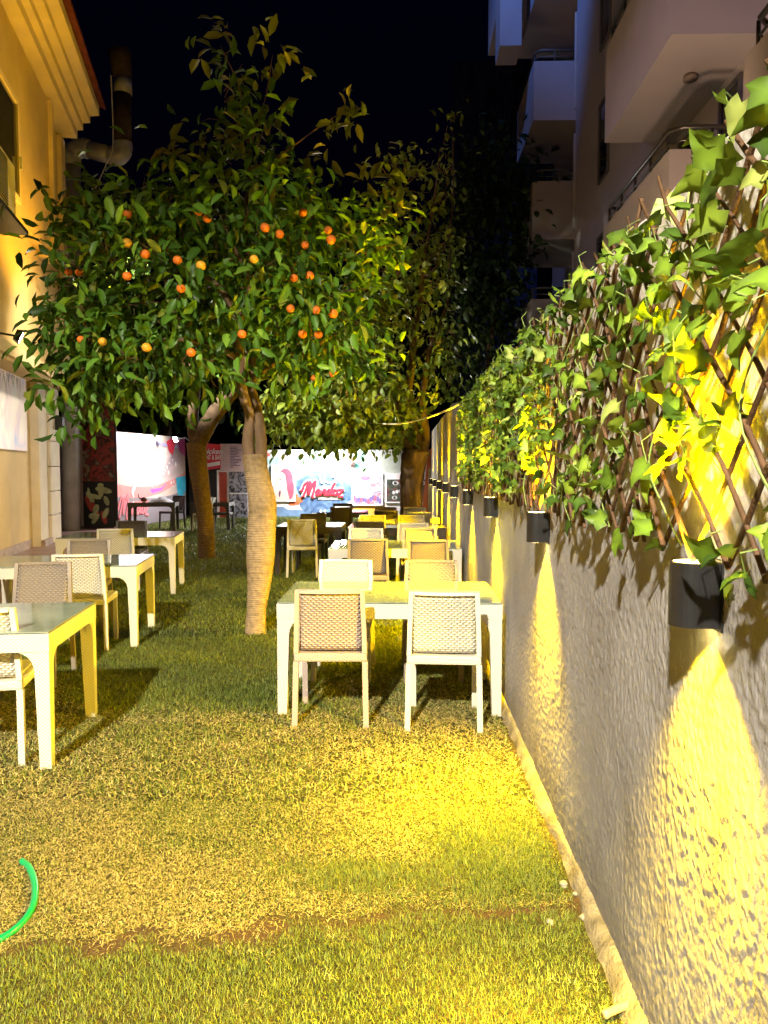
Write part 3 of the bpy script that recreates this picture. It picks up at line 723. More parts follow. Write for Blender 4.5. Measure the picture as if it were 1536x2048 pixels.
# ------------------------------------------------------------------ rattan chairs and tables
def fam(c, nm): return dict(weave=weave(nm + '_weave', c), fine=weave(nm + '_fine_weave', c, .4, .024, .0095, .45, .72), plain=mat(nm + '_plastic', c, .42, .5, 0, .05, 8))
FAM = dict(cream=fam(CREAM, 'cream'), taupe=fam(TAUPE, 'taupe'), mauve=fam(MAUVE, 'mauve'), brown=fam(BROWN, 'brown'))
CHAIR_MESH = {}
def chair_parts():
    parts = []
    # rear legs: floor -> seat
    def bar(st, w, d):
        b = MB(); b.loft([[(x - w / 2, y - d / 2, z), (x + w / 2, y - d / 2, z), (x + w / 2, y + d / 2, z), (x - w / 2, y + d / 2, z)] for x, y, z in st]); return b
    for s in (-1, 1):
        parts.append(('leg', bar([(s * .222, -.262, 0), (s * .214, -.232, .41)], .034, .034), 'fine'))
        parts.append(('leg', bar([(s * .205, .235, 0), (s * .205, .215, .41)], .036, .034), 'fine'))
    # seat shell with a woven apron
    st = MB(); st.bevbox(-.228, .228, -.25, .238, .408, .462, .012); parts.append(('seat', st, 'fine'))
    pad = MB(); pad.bevbox(-.19, .19, -.175, .21, .4635, .469, .002); parts.append(('seat_pad', pad, 'plain'))
    # back frame: two stiles and a bowed top rail, one moulded piece
    def bow(x): return -.030 * (1 - (x / .205) ** 2)
    fr = MB()
    for s in (-1, 1):
        fr.loft([[(x - .014, y - .022, z), (x + .014, y - .022, z), (x + .014, y + .014, z), (x - .014, y + .014, z)]
                 for x, y, z in [(s * .213, -.231, .4625), (s * .209, -.243, .60), (s * .203, -.262, .75), (s * .198, -.283, .865)]])
    xs = np.linspace(-.183, .183, 13); rings = []
    for x in xs:
        y = -.283 + bow(x); rings.append([(x, y - .022, .846 - .0), (x, y - .022, .866), (x, y + .014, .868), (x, y + .014, .848)])
    fr.loft(rings); parts.append(('back_frame', fr, 'plain'))
    # woven back panel, set forward of the frame
    pn = MB(); nx, nz = 12, 10; g0 = []
    for layer in (0, 1):
        g = []
        for i in range(nx + 1):
            for j in range(nz + 1):
                t = j / nz; z = .475 + (.848 - .475) * t
                hw = .197 - .014 * t; x = (-1 + 2 * i / nx) * hw
                y = -.195 - .084 * t ** 1.25 + bow(x) * (.35 + .65 * t) + .004 - layer * .010
                g.append((x, y, z))
        g0.append(g)
    k = nz + 1; n = len(g0[0]); vs = g0[0] + g0[1]; fs = []
    for i in range(nx):
        for j in range(nz):
            a = i * k + j; fs += [(a, a + 1, a + k + 1, a + k), (n + a, n + a + k, n + a + k + 1, n + a + 1)]
    for j in range(nz):
        fs += [(j, n + j, n + j + 1, j + 1), (nx * k + j, nx * k + j + 1, n + nx * k + j + 1, n + nx * k + j)]
    for i in range(nx):
        fs += [(i * k, (i + 1) * k, n + (i + 1) * k, n + i * k), (i * k + nz, n + i * k + nz, n + (i + 1) * k + nz, (i + 1) * k + nz)]
    pn.add(vs, fs); parts.append(('back_panel', pn, 'weave'))
    return parts
PROTO = {}
def chair(colour, loc, rz, label, group='rattan chairs around the garden tables'):
    if colour not in PROTO:
        root = empty('rattan_chair')
        for nm, b, mk in chair_parts():
            b.build(nm, FAM[colour][mk], root, smooth=(nm == 'back_panel'), uv=True)
        PROTO[colour] = root; o = root
    else: o = copy_tree(PROTO[colour])
    o.location = (loc[0], loc[1], loc[2] if len(loc) > 2 else 0); o.rotation_euler = (0, 0, rz + R(random.uniform(-2.2, 2.2)))
    return tag(o, label, 'chair', group)

def glass_mat(name, c):
    m = mat(name, c, .035, .62, 0, .10, 3.5, c2=tuple(min(1, x * 1.15) for x in c)); return m
GLASS = dict(cream=glass_mat('green_glass_top', (.22, .27, .23)), brown=glass_mat('dark_glass_top', (.05, .045, .04)))
TPROTO = {}
def table(colour, Wd, Dp, loc, rz, label, group='rattan tables on the lawn'):
    key = (colour, Wd, Dp)
    if key not in TPROTO:
        root = empty('rattan_table'); m = FAM[colour]['fine']; w, d, h = Wd / 2, Dp / 2, .735
        a = MB(); z0, z1, t = h - .10, h - .004, .026
        a.box(-w, w, -d, -d + t, z0, z1); a.box(-w, w, d - t, d, z0, z1)
        a.box(-w, -w + t, -d + t, d - t, z0, z1); a.box(w - t, w, -d + t, d - t, z0, z1)
        a.box(-w + t, w - t, -d + t, d - t, z1 - .03, z1 - .003)
        a.build('apron', m, root, uv=True)
        for sx in (-1, 1):
            for sy in (-1, 1):
                b = MB(); x, y = sx * w, sy * d; e = .0025
                L_ = .082; Lb = .062
                xa, xb = x - sx * e, x - sx * L_; ya, yb = y - sy * e, y - sy * L_
                xc, yc = x - sx * Lb, y - sy * Lb
                b.loft([[(xa, ya, 0), (xc, ya, 0), (xc, yc, 0), (xa, yc, 0)], [(xa, ya, z0 - .001), (xb, ya, z0 - .001), (xb, yb, z0 - .001), (xa, yb, z0 - .001)]])
                rr = .095; arc = [(1 - math.sin(q), 1 - math.cos(q)) for q in [math.pi / 2 * j / 7 for j in range(8)]]
                # rounded brackets under the apron
                px_ = [(xb + sx * .002, z0 - .0015), (xb + sx * .002, z0 - .0015 - rr)] + [(xb - sx * rr * (1 - math.cos(q)), z0 - .0015 - rr * (1 - math.sin(q))) for q in [math.pi / 2 * j / 7 for j in range(1, 8)]]
                b.prism(px_, 'y', y - sy * (e + .002), y - sy * .04)
                py_ = [(yb + sy * .002, z0 - .0015), (yb + sy * .002, z0 - .0015 - rr)] + [(yb - sy * rr * (1 - math.cos(q)), z0 - .0015 - rr * (1 - math.sin(q))) for q in [math.pi / 2 * j / 7 for j in range(1, 8)]]
                b.prism(py_, 'x', x - sx * (e + .002), x - sx * .04)
                b.build('leg', m, root, uv=True)
        MB().bevbox(-w + .004, w - .004, -d + .004, d - .004, h, h + .007, .002).build('glass_top', GLASS[colour], root)
        MB().box(-w + .012, w - .012, -d + .012, d - .012, h - .0035, h - .0005).build('gasket', M['black'], root)
        TPROTO[key] = root; o = root
    else: o = copy_tree(TPROTO[key])
    o.location = (loc[0], loc[1], loc[2] if len(loc) > 2 else 0); o.rotation_euler = (0, 0, rz)
    return tag(o, label, 'table', group)

cx = -.085
table('cream', 1.46, .94, (cx, 5.40), 0, 'front white rattan table with green glass top touching the wall')
table('cream', 1.46, .94, (cx, 8.85), R(.5), 'second white table along the wall, behind the front wall table')
table('brown', 1.46, .94, (cx, 11.75), 0, 'third table along the wall, dark with a shiny pale top')
table('cream', 1.46, .94, (cx + .02, 14.15), 0, 'fourth and farthest table along the wall, glowing yellow, nearest the big trunk')
TA = R(8)
def turn(c, dx, dy, a): return (c[0] + dx * math.cos(a) - dy * math.sin(a), c[1] + dx * math.sin(a) + dy * math.cos(a))
def left_table(px, py, a):               # from the foot of its front right leg
    g = gnd(px, py); return turn((g[0], g[1]), -.70, .44, a)
TL = [left_table(96, 1535, R(7.5)), left_table(270, 1293, R(8.5)), left_table(347, 1188, R(9))]
for c, a, lb in zip(TL, (R(7.5), R(8.5), R(9)), ('nearest left white rattan table with pale glass top, cut by the photo edge', 'second left white rattan table, behind the nearest left one',
                                                  'third left white rattan table, in front of the tilted banner')):
    table('cream', 1.46, .94, c, a, lb)
table('brown', 1.0, .92, (-1.42, 11.98), 0, 'dark square table behind the trunk with the lone cream chair before it')
table('brown', 1.0, .92, (-1.23, 15.9), 0, 'dark square table standing close before the mural')
g = gnd(315, 1064); table('brown', 1.15, .92, (g[0] - .1, 19.6, .03), R(10), 'dark table in front of the tilted banner with a crumpled cloth on it')
table('brown', 1.0, .92, (-5.05, 20.4), R(3), 'dark table right of the leaning tree, in front of the red door')
A = R
CH = [
    ('mauve', (-.452, 4.955), 0, 'mauve-grey woven chair, front left at the front wall table'),
    ('cream', (.268, 4.90), R(-1), 'cream woven chair glowing yellow, front right at the front wall table'),
    ('cream', (-.46, 5.93), R(180), 'white woven chair at the far left side of the front wall table'),
    ('taupe', (.235, 5.93), R(180), 'taupe woven chair at the far right side of the front wall table'),
    ('taupe', (-.375, 8.46), 0, 'taupe woven chair, front left at the second wall table'),
    ('taupe', (.29, 8.36), R(-2), 'taupe woven chair, front right at the second wall table'),
    ('cream', (-.445, 9.30), R(180), 'cream chair at the far left side of the second wall table'),
    ('taupe', (.21, 9.30), R(180), 'taupe chair at the far right side of the second wall table'),
    ('brown', (-.465, 11.15), 0, 'dark brown chair, front left at the third wall table'),
    ('cream', (.15, 10.85), 0, 'cream chair lit yellow, front right at the third wall table'),
    ('cream', (-.49, 12.10), R(180), 'cream chair at the far left side of the third wall table'),
    ('cream', (.14, 12.10), R(180), 'yellow-lit cream chair at the far right side of the third wall table'),
    ('brown', (-.28, 13.95), 0, 'dark brown chair, front left at the farthest wall table'),
    ('cream', (.29, 13.45), 0, 'amber-lit cream chair, front right at the farthest wall table'),
    ('taupe', (-.33, 14.75), R(180), 'taupe chair at the far left side of the farthest wall table'),
    ('cream', (.24, 14.65), R(180), 'bright yellow chair at the far right side of the farthest wall table'),
    ('cream', (-1.48, 11.55), R(-2), 'lone cream chair in front of the dark square table, right of the trunk'),
    ('brown', (-1.48, 12.45), R(180), 'dark brown chair on the far side of the dark square table by the trunk'),
    ('brown', (-1.22, 15.4), 0, 'dark brown chair in front of the square table near the mural'),
    ('taupe', (-1.30, 16.35), R(180), 'taupe chair on the mural side of the square table near the mural'),
]
for c, l, a, lb in CH: chair(c, l, a, lb)
def lchair(k, col, dx, dy, a, lb):
    base = TL[k]; ang = (R(7.5), R(8.5), R(9))[k]
    p = turn(base, dx, dy, ang); chair(col, p, ang + a, lb)
chair('cream', (-2.33, 4.25), R(14), 'white chair cut by the left photo edge, front of the nearest left table')
chair('taupe', (-2.80, 5.72), R(187), 'taupe woven chair cut by the left photo edge, behind the nearest left table')
chair('cream', (-2.87, 6.88), R(8), 'white chair between the nearest and second left tables, back to the viewer')
lchair(1, 'taupe', .02, .55, R(183), 'taupe chair on the far side of the second left table')
lchair(2, 'cream', .02, -.38, R(2), 'cream chair in front of the third left table')
lchair(2, 'brown', -.05, .55, R(180), 'dark brown chair with a white scrawl, behind the third left table')
chair('brown', (-6.15, 20.35, .03), R(150), 'dark chair beyond the table with the crumpled cloth, before the tilted banner')
chair('cream', (-5.2, 19.95), R(95), 'pale chair seen only by its legs, left under the dark table by the red door')
chair('brown', (-4.75, 20.2), R(-90), 'dark chair on the right side of the table by the red door')

# things lying on the far table
ct = gnd(315, 1064)
def cloth():
    b = MB(); n = 14; vs = []; fs = []
    for i in range(n):
        for j in range(n):
            x, y = -.28 + .56 * i / (n - 1), -.24 + .48 * j / (n - 1)
            r = math.hypot(x / .28, y / .24)
            vs.append((x, y, max(0, .13 * (1 - r * .8) * (.6 + .8 * random.random()) * (1 if r < 1 else .1))))
    for i in range(n - 1):
        for j in range(n - 1): fs.append((i * n + j, i * n + j + n, i * n + j + n + 1, i * n + j + 1))
    b.add(vs, fs); o = b.build('crumpled_cloth', mat('white_cloth', (.7, .7, .76), .8, .2, 0, .1), fix=False, smooth=True)
    o.location = (ct[0] + .1, 19.55, .775); tag(o, 'crumpled white cloth heaped on the dark table before the tilted banner', 'cloth')
cloth()
b = MB(); b.loft([[(r * math.cos(a), r * math.sin(a), z) for a in [2 * math.pi * j / 14 for j in range(14)]] for r, z in ((.03, 0), (.075, .02), (.085, .06), (.06, .10), (.035, .12))])
o = b.build('clay_jug', mat('brown_clay', (.12, .035, .02), .35, .5), smooth=True); o.location = (ct[0] - .32, 19.5, .775)
tag(o, 'small dark brown jug on the table beside the crumpled cloth', 'jug')
h = MB(); h.tube(smooth_path([(-.06, 0, .09), (-.13, 0, .11), (-.15, 0, .20)], 5), .012, 6); h.build('handle', M['black'], o)

# ------------------------------------------------------------------ the yellow house on the left (local x out to the garden, local y along its wall)
HM = dict(low=mat('house_plaster_low', (.56, .43, .25), .85, .2, 0, .10, 1.6, .25, 120), up=mat('house_plaster', (.62, .45, .19), .85, .2, 0, .08, 1.6, .25, 120),
          trim=mat('house_trim', (.68, .54, .29), .8, .2, 0, .06, 3, .15, 90), cream=mat('house_cream', (.66, .58, .47), .75, .25, 0, .08, 3, .15, 90),
          roof=mat('roof_tile', (.16, .04, .03), .8, .2, 0, .3, 6, .6, 14), skirt=mat('skirting_tile', (.34, .25, .20), .5, .5, 0, .3, 9), pane=mat('dark_pane', (.035, .033, .025), .05, .6))
house = empty('yellow_house', (*LB_C, 0), LB_A, 'yellow two-storey house with stepped cornice along the left edge', 'house')
MB().box(-8, 0, -17, 0, 0, 3.42).build('lower_wall', HM['low'], house)
MB().box(-8, .40, -17, -.02, 3.62, 8.75).build('upper_wall', HM['up'], house)
MB().box(-8, .52, -17, .06, 3.42, 3.62).box(-8, .44, -17, .02, 3.36, 3.42).build('ledge', HM['trim'], house)
bay = MB(); bay.box(.403, .56, -17, -2.0, 5.75, 8.74); bay.build('bay', HM['up'], house)
MB().box(.405, .64, -2.02, -1.86, 5.65, 8.745).box(.405, .64, -2.35, -2.023, 5.65, 5.80).build('bay_rib', HM['trim'], house)
MB().box(.405, .50, -.42, -.03, 3.63, 8.745).build('corner_strip', HM['trim'], house)
cn = MB()
stepz = [(.40, 8.80), (.78, 8.80), (.78, 8.98), (.90, 8.99), (.90, 9.14), (1.05, 9.16), (1.05, 9.30), (1.24, 9.33), (1.24, 9.52), (-8, 9.52), (-8, 8.80)]
cn.prism([(x, z) for x, z in stepz], 'y', -17, -.12); cn.build('cornice', HM['trim'], house)
MB().add([(1.36, -17, 9.53), (1.36, .02, 9.53), (-4, .02, 11.6), (-4, -17, 11.6), (1.36, -17, 9.60), (1.36, .02, 9.60), (-4, .02, 11.67), (-4, -17, 11.67)],
         [(0, 1, 2, 3), (4, 7, 6, 5), (0, 4, 5, 1), (1, 5, 6, 2), (2, 6, 7, 3), (3, 7, 4, 0)]).build('roof', HM['roof'], house)
MB().box(.003, .02, -17, -1.70, .03, .20).build('skirting', HM['skirt'], house)
pil = MB(); pil.box(.003, .17, -1.62, -.9, .03, 3.355)
for k, (z0, z1) in enumerate(((.03, .62), (.63, 1.13), (1.14, 1.66), (1.67, 2.20), (2.21, 2.76), (2.77, 3.355))):
    pil.bevbox(.004, .235, -.89, .04, z0, z1, .02)
pil.build('pilaster', HM['cream'], house)
MB().box(.173, .25, -1.64, -.892, .032, .16).build('pilaster_base', HM['skirt'], house)
# window of the bay, partly in the frame
def window(y0, y1, z0, z1, x):
    f = MB(); t = .09
    f.box(x, x + .05, y0, y1, z1 - t, z1); f.box(x, x + .05, y0, y1, z0, z0 + t)
    f.box(x, x + .05, y0, y0 + t, z0 + t, z1 - t); f.box(x, x + .05, y1 - t, y1, z0 + t, z1 - t); f.box(x, x + .05, (y0 + y1) / 2 - .04, (y0 + y1) / 2 + .04, z0 + t, z1 - t)
    fo = f.build('window', HM['trim'], house)
    MB().box(x + .004, x + .018, y0 + t, y1 - t, z0 + t, z1 - t).build('pane', HM['pane'], fo)
    hd = MB(); hd.box(x + .05, x + .09, y1 - .075, y1 - .05, z0 + .55, z0 + .75); hd.build('handle', M['white'], fo)
window(-8.6, -4.45, 5.95, 7.62, .562)
# air conditioner under the window
ac = empty('air_conditioner', (0, 0, 0), 0, 'boxy outdoor air conditioner unit on a bracket under the left window', 'air conditioner'); ac.location = (*LB_C, 0); ac.rotation_euler = (0, 0, LB_A)
MB().bevbox(.62, .98, -8.6, -6.35, 5.14, 5.88, .02).build('casing', HM['cream'], ac)
gb = MB()
for k in range(16): gb.box(.982, .992, -8.4, -6.8, 5.20 + k * .04, 5.218 + k * .04)
gb.build('grille', HM['pane'], ac)
MB().box(.41, 1.08, -8.8, -6.1, 5.0, 5.06).box(.41, 1.0, -8.5, -8.44, 5.065, 5.135).box(.41, 1.0, -6.55, -6.49, 5.065, 5.135).build('bracket', M['black'], ac)

# poster on the house wall
def poster_material(name, cols, scale, seed, dist=2.):
    m, nt, b = newmat(name); setin(b, .35, .4); L = nt.links
    tc = nt.nodes.new('ShaderNodeTexCoord'); mp = nt.nodes.new('ShaderNodeMapping'); mp.inputs['Location'].default_value = (seed * 3.1, seed * 1.7, seed); L.new(tc.outputs['Object'], mp.inputs[0])
    n = nt.nodes.new('ShaderNodeTexNoise'); n.inputs['Scale'].default_value = scale; n.inputs['Detail'].default_value = 5; n.inputs['Distortion'].default_value = dist
    L.new(mp.outputs[0], n.inputs['Vector'])
    cr = nt.nodes.new('ShaderNodeValToRGB'); e = cr.color_ramp.elements
    while len(e) < len(cols): e.new(.5)
    for k, c in enumerate(cols): e[k].position = .28 + .44 * k / (len(cols) - 1); e[k].color = (*c, 1)
    L.new(n.outputs['Fac'], cr.inputs[0]); L.new(cr.outputs[0], b.inputs['Base Color'])
    return m
po = empty('wall_poster', (*LB_C, 0), LB_A, 'large pale lilac printed banner fixed to the house wall', 'poster')
MB().box(.003, .03, -7.5, -1.95, 1.96, 3.36).build('panel', poster_material('pale_print', [(.30, .42, .72), (.66, .55, .66), (.74, .66, .68), (.78, .76, .74), (.62, .66, .76)], .9, 2), po)
pr = MB()
for k in range(60):                                  # spray of printed palm fronds along its top edge
    y = random.uniform(-4.6, -2.35); z = 3.34; a = random.uniform(-.6, .6); l = random.uniform(.15, .62) * (1.25 if y < -3.3 else .75)
    pr.add([(.0312 + k * 2e-5, y - .015, z), (.0312 + k * 2e-5, y + .015, z), (.0312 + k * 2e-5, y + l * math.sin(a), z - l * math.cos(a))], [(0, 1, 2)])
pr.build('print', mat('ink_print', (.07, .05, .05), .5), po, fix=False)

def flood(name, loc, rz, tilt, label, size=.22, lens='lensw', arm=None):
    root = empty(name, loc, rz, label, 'floodlight')
    s = size
    bm = bmesh.new(); bmesh.ops.create_cube(bm, size=1)
    for v in bm.verts: v.co = (v.co.x * s * (1 if v.co.y > 0 else .7), v.co.y * s * .35, v.co.z * s * .75 * (1 if v.co.y > 0 else .7))
    hb = MB().bm(bm).build('housing', M['black'], root); hb.rotation_euler = (tilt, 0, 0)
    l = MB().box(-s * .42, s * .42, s * .178, s * .182, -s * .30, s * .30).build('lens', M[lens], hb)
    a = MB()
    for q in (arm or [[(0, -.05, 0), (0, -.22, -.02), (0, -.3, -.06)]]): a.tube(q, .016, 8)
    a.build('arm', M['black'], root); return root
fl = flood('floodlight', tuple(at(36, 672, 11.3)), R(-62), R(-24), 'black floodlight on an arm high on the yellow house', .26, 'lensw', [[(0, -.04, 0), (-.05, -.4, .05), (-.1, -1.1, .12)]])

def cubelamp():
    root = empty('cube_wall_lamp', (*LB_C, 0), LB_A, 'dark square wall lamp on the house corner pilaster', 'wall lamp')
    MB().bevbox(.24, .40, -.42, -.20, 2.46, 2.74, .008).build('lamp_body', M['black'], root)
    MB().box(.237, .2395, -.45, -.17, 2.44, 2.76).build('backplate', M['white'], root)
cubelamp()

# exhaust duct behind the house corner
def duct():
    root = empty('exhaust_duct', (0, 0, 0), 0, 'thick grey metal exhaust duct bending round the house corner', 'duct')
    dm = mat('galvanised', (.46, .45, .47), .5, .5, .3, .15, 3); rm = mat('rusty_duct', (.055, .035, .03), .8, .3, 0, .35, 5)
    Y = 19.6; P = lambda x, y, dy=0.: Vector(at(x, y, Y + dy))
    MB().tube([P(142, 1060), P(142, 700), P(143, 330)], .225, 20).build('riser', dm, root, smooth=True)
    MB().tube(smooth_path([P(143, 332), P(145, 305), P(165, 296), P(178, 299)], 6), .235, 20).build('elbow', dm, root, smooth=True)
    MB().tube([P(179, 299), P(222, 311)], .215, 20).build('crosspiece', dm, root, smooth=True)
    MB().tube(smooth_path([P(220, 311), P(236, 312), P(246, 300), P(246, 286)], 6), .23, 20).build('elbow', dm, root, smooth=True)
    MB().tube([P(246, 287), P(245, 190)], .215, 20).build('chimney_pipe', rm, root, smooth=True)
    MB().tube([P(246, 188), P(246, 160)], .222, 20).build('collar', dm, root, smooth=True)
    MB().tube([P(245, 158), P(241, 120), P(238, 104)], [.23, .26, .30], 20).build('cowl', rm, root, smooth=True)
duct()
c = MB(); c.tube(smooth_path([at(222, 150, 19.3), at(226, 286, 19.3), at(212, 330, 19.1), at(180, 400, 18.9), at(150, 470, 18.8)], 4), .014, 5)
tag(c.build('guy_wire', M['white']), 'thin pale wire hanging from the exhaust duct to the tree top', 'wire')

# passage beside the house: grey side wall, white post, art panel
p = at(113, 1044, 22.8); q = at(160, 1044, 22.8)
MB().box(p[0] - 1.5, q[0], 22.8, 22.95, 0, 2.75).build('side_wall', mat('grey_brown_wall', (.30, .22, .20), .7, .3, 0, .12, 1.2)); tag(bpy.data.objects['side_wall'], 'flat grey-brown wall in the passage beside the house corner', 'wall')
p = at(161, 1040, 21.2); o = MB().bevbox(p[0], p[0] + .10, 21.2, 21.32, 0, 2.62, .01).build('door_post', HM['cream']); tag(o, 'slim cream post between the grey side wall and the dark art panel', 'post')

def board(name, p0, p1, z0, z1, thick, m, label, cat):
    """upright board between two ground points"""
    p0, p1 = Vector((p0[0], p0[1], 0)), Vector((p1[0], p1[1], 0)); d = p1 - p0; w = d.length
    root = empty(name, p0, math.atan2(d.y, d.x), label, cat)
    MB().box(0, w, 0, thick, z0, z1).build('panel', m, root); return root, w
# art panel
root, w = board('art_panel', at(168, 1060, 20.2), at(233, 1060, 20.2), .08, 3.8, .06, poster_material('dark_abstract', [(.012, .010, .010), (.05, .012, .012), (.30, .04, .03), (.035, .02, .02), (.24, .16, .10), (.03, .012, .012)], 2.6, 5, 1.2), 'tall dark panel painted in red and black, left of the tilted banner', 'art panel')
fr = MB(); fr.box(-.02, w + .02, -.012, -.002, 1.26, 1.29); fr.box(w, w + .05, -.014, -.002, .0, 4.2); fr.build('frame', M['black'], root)
# painted leaves in the lower part
PGREEN = mat('pale_green_paint', (.42, .44, .24), .6, .3, 0, .3); PRED = mat('red_paint', (.40, .06, .05), .6, .3, 0, .2)
for k in range(13):
    cx_, cz_ = random.uniform(.08, w - .12), random.uniform(.22, 1.12); a = random.uniform(0, 3.1); l = random.uniform(.10, .24); wd = random.uniform(.04, .09)
    ring = [(cx_ + l * math.cos(t) * math.cos(a) - wd * math.sin(t) * math.sin(a), -.004 - k * 1e-4, cz_ + l * math.cos(t) * math.sin(a) + wd * math.sin(t) * math.cos(a)) for t in [2 * math.pi * j / 12 for j in range(12)]]
    ring = [(min(max(x, .02), w - .02), y, min(max(z, .1), 1.24)) for x, y, z in ring]
    MB().add(ring, [tuple(range(12))]).build('painted_shape', PGREEN if k % 5 else PRED, root, fix=False)
MB().box(.0, w, -.0035, -.0025, .08, 1.26).build('lower_print', mat('lower_print', (.012, .012, .012), .5), root)

# ------------------------------------------------------------------ lettering
def strokes(name, lines, r, loc, rot, m, parent, sc=1., flat=.25, shear=0.):
    b = MB()
    for ln in lines:
        pts = smooth_path([(x * sc + shear * y * sc, 0, y * sc) for x, y in ln], 5) if len(ln) > 2 else [Vector((x * sc + shear * y * sc, 0, y * sc)) for x, y in ln]
        b.tube(pts, r, 8)
    b.v = [(x, y * flat, z) for x, y, z in b.v]
    o = b.build(name, m, parent, smooth=True); o.location = loc; o.rotation_euler = rot; return o
MANDOZ = [[(-.10, .52), (-.06, .38), (.05, .75), (.22, .98), (.30, .9), (.18, .4), (.05, .0)], [(.30, .9), (.42, 1.0), (.44, .85), (.36, .35), (.40, .22), (.52, .6), (.70, 1.02), (.76, .95), (.70, .4), (.66, .08), (.74, -.06)],
          [(1.10, .50), (.98, .52), (.88, .34), (.90, .16), (1.0, .18), (1.12, .48)], [(1.12, .50), (1.08, .24), (1.14, .16), (1.22, .28)],
          [(1.24, .50), (1.24, .16)], [(1.24, .36), (1.36, .52), (1.44, .46), (1.42, .22), (1.48, .16), (1.54, .26)],
          [(1.78, .50), (1.66, .52), (1.56, .34), (1.58, .16), (1.68, .18), (1.80, .46)], [(1.98, .98), (1.88, .70), (1.80, .30), (1.86, .16), (1.92, .24)],
          [(2.10, .52), (1.98, .42), (1.98, .22), (2.08, .14), (2.18, .26), (2.18, .44), (2.10, .52)],
          [(2.28, .46), (2.38, .52), (2.56, .50)], [(2.56, .50), (2.42, .32), (2.28, .12)], [(2.28, .12), (2.40, .06), (2.60, .06)]]
def text(name, body, size, loc, rot, m, parent, shear=0., bold=0., sx=1.):
    c = bpy.data.curves.new(name, 'FONT'); c.body = body; c.size = size; c.shear = shear; c.offset = bold; c.extrude = .002; c.align_x = 'CENTER'; c.align_y = 'CENTER'
    tmp = bpy.data.objects.new(name, c); COL.objects.link(tmp)
    dg = bpy.context.evaluated_depsgraph_get(); me = bpy.data.meshes.new_from_object(tmp.evaluated_get(dg)); bpy.data.objects.remove(tmp)
    me.materials.clear(); me.materials.append(m); o = bpy.data.objects.new(name, me); link(o, parent); o.location = loc; o.rotation_euler = rot; o.scale = (sx, 1, 1); return o
RED, WHITE, PINK = mat('sign_red', (.72, .03, .06), .5, .4, 0, .05), mat('sign_white', (.85, .85, .85), .5, .4, 0, .03), mat('sign_pink', (.75, .22, .24), .5, .4, 0, .05)

# ------------------------------------------------------------------ mural wall at the far end
MY = 25.8
mp0, mp1 = at(441, 1030, MY), at(862, 1030, MY)
MXl, MXr = mp0[0], mp1[0]
def mural_material():
    m, nt, b = newmat('watercolour_print'); setin(b, .4, .4); L = nt.links
    tc = nt.nodes.new('ShaderNodeTexCoord')
    n = nt.nodes.new('ShaderNodeTexNoise'); n.inputs['Scale'].default_value = .8; n.inputs['Detail'].default_value = 6; n.inputs['Distortion'].default_value = 1.2; L.new(tc.outputs['Object'], n.inputs['Vector'])
    cr = nt.nodes.new('ShaderNodeValToRGB'); e = cr.color_ramp.elements
    cols = [(.12, .28, .50), (.30, .62, .60), (.74, .74, .72), (.80, .78, .76), (.72, .40, .42), (.78, .50, .22)]
    while len(e) < len(cols): e.new(.5)
    for k, c in enumerate(cols): e[k].position = (.28, .38, .45, .56, .64, .72)[k]; e[k].color = (*c, 1)
    L.new(n.outputs['Fac'], cr.inputs[0]); L.new(cr.outputs[0], b.inputs['Base Color']); return m
mural = empty('mural_wall', (0, 0, 0), 0, 'bright printed mural wall closing off the far end of the garden', 'mural wall')
MB().box(MXl, MXr, MY, MY + .15, 0, 2.26).build('panel', mural_material(), mural)
def mz(y): return float(at(700, y, MY)[2])
def mx(x): return float(at(x, 960, MY)[0])
def blobshape(cx_, cy_, rx, ry, d, m, name='print', n=26, rough=.16, seed=1):
    rr = random.Random(seed); k = MB(); ph = [rr.uniform(0, 6.28) for _ in range(3)]
    ring = []
    for j in range(n):
        t = 2 * math.pi * j / n; f = 1 + rough * (math.sin(3 * t + ph[0]) + .7 * math.sin(5 * t + ph[1]) + .5 * math.sin(9 * t + ph[2]))
        ring.append((mx(cx_) + rx * f * math.cos(t), MY - d, mz(cy_) + ry * f * math.sin(t)))
    k.add(ring, [tuple(range(n))]); return k.build(name, m, mural, fix=False)
blobshape(648, 985, 1.0, .72, .004, poster_material('navy_wash', [(.05, .10, .22), (.10, .18, .34), (.22, .34, .52)], 2.2, 9), seed=4, rough=.07)
blobshape(590, 1000, .22, .2, .006, mat('orange_wash', (.75, .16, .06), .6, .3, 0, .3), seed=7)
blobshape(560, 1028, .9, .22, .003, mat('blue_wash', (.22, .36, .58), .6, .3, 0, .3, 2), seed=8)
blobshape(738, 1022, .62, .20, .003, mat('ochre_wash', (.75, .44, .08), .6, .3, 0, .15, 2), seed=9, rough=.05)
blobshape(722, 925, .18, .42, .004, mat('teal_wash', (.22, .62, .58), .6, .3, 0, .3, 2), seed=10)
blobshape(795, 925, .85, .36, .003, mat('grey_wash', (.50, .54, .48), .6, .3, 0, .25, 2.5), seed=11, rough=.08)
blobshape(520, 905, .3, .2, .003, mat('coral_wash', (.72, .20, .16), .6, .3, 0, .4, 3), seed=12)
blobshape(505, 918, .14, .12, .006, mat('steel_wash', (.16, .28, .42), .6, .3, 0, .4, 3), seed=13)
strokes('lettering', MANDOZ, .085, (mx(604), MY - .02, mz(995)), (0, 0, 0), WHITE, mural, .53, .12, .12)
strokes('lettering', MANDOZ, .046, (mx(604), MY - .045, mz(995)), (0, 0, 0), RED, mural, .53, .25, .12)
MB().box(mx(636), mx(682), MY - .016, MY - .008, mz(1000), mz(995)).build('strapline', WHITE, mural)
text('lettering', 'Pizza Pasta Chicken', .13, (mx(659), MY - .02, mz(997.4)), (R(90), 0, 0), M['black'], mural, .2)
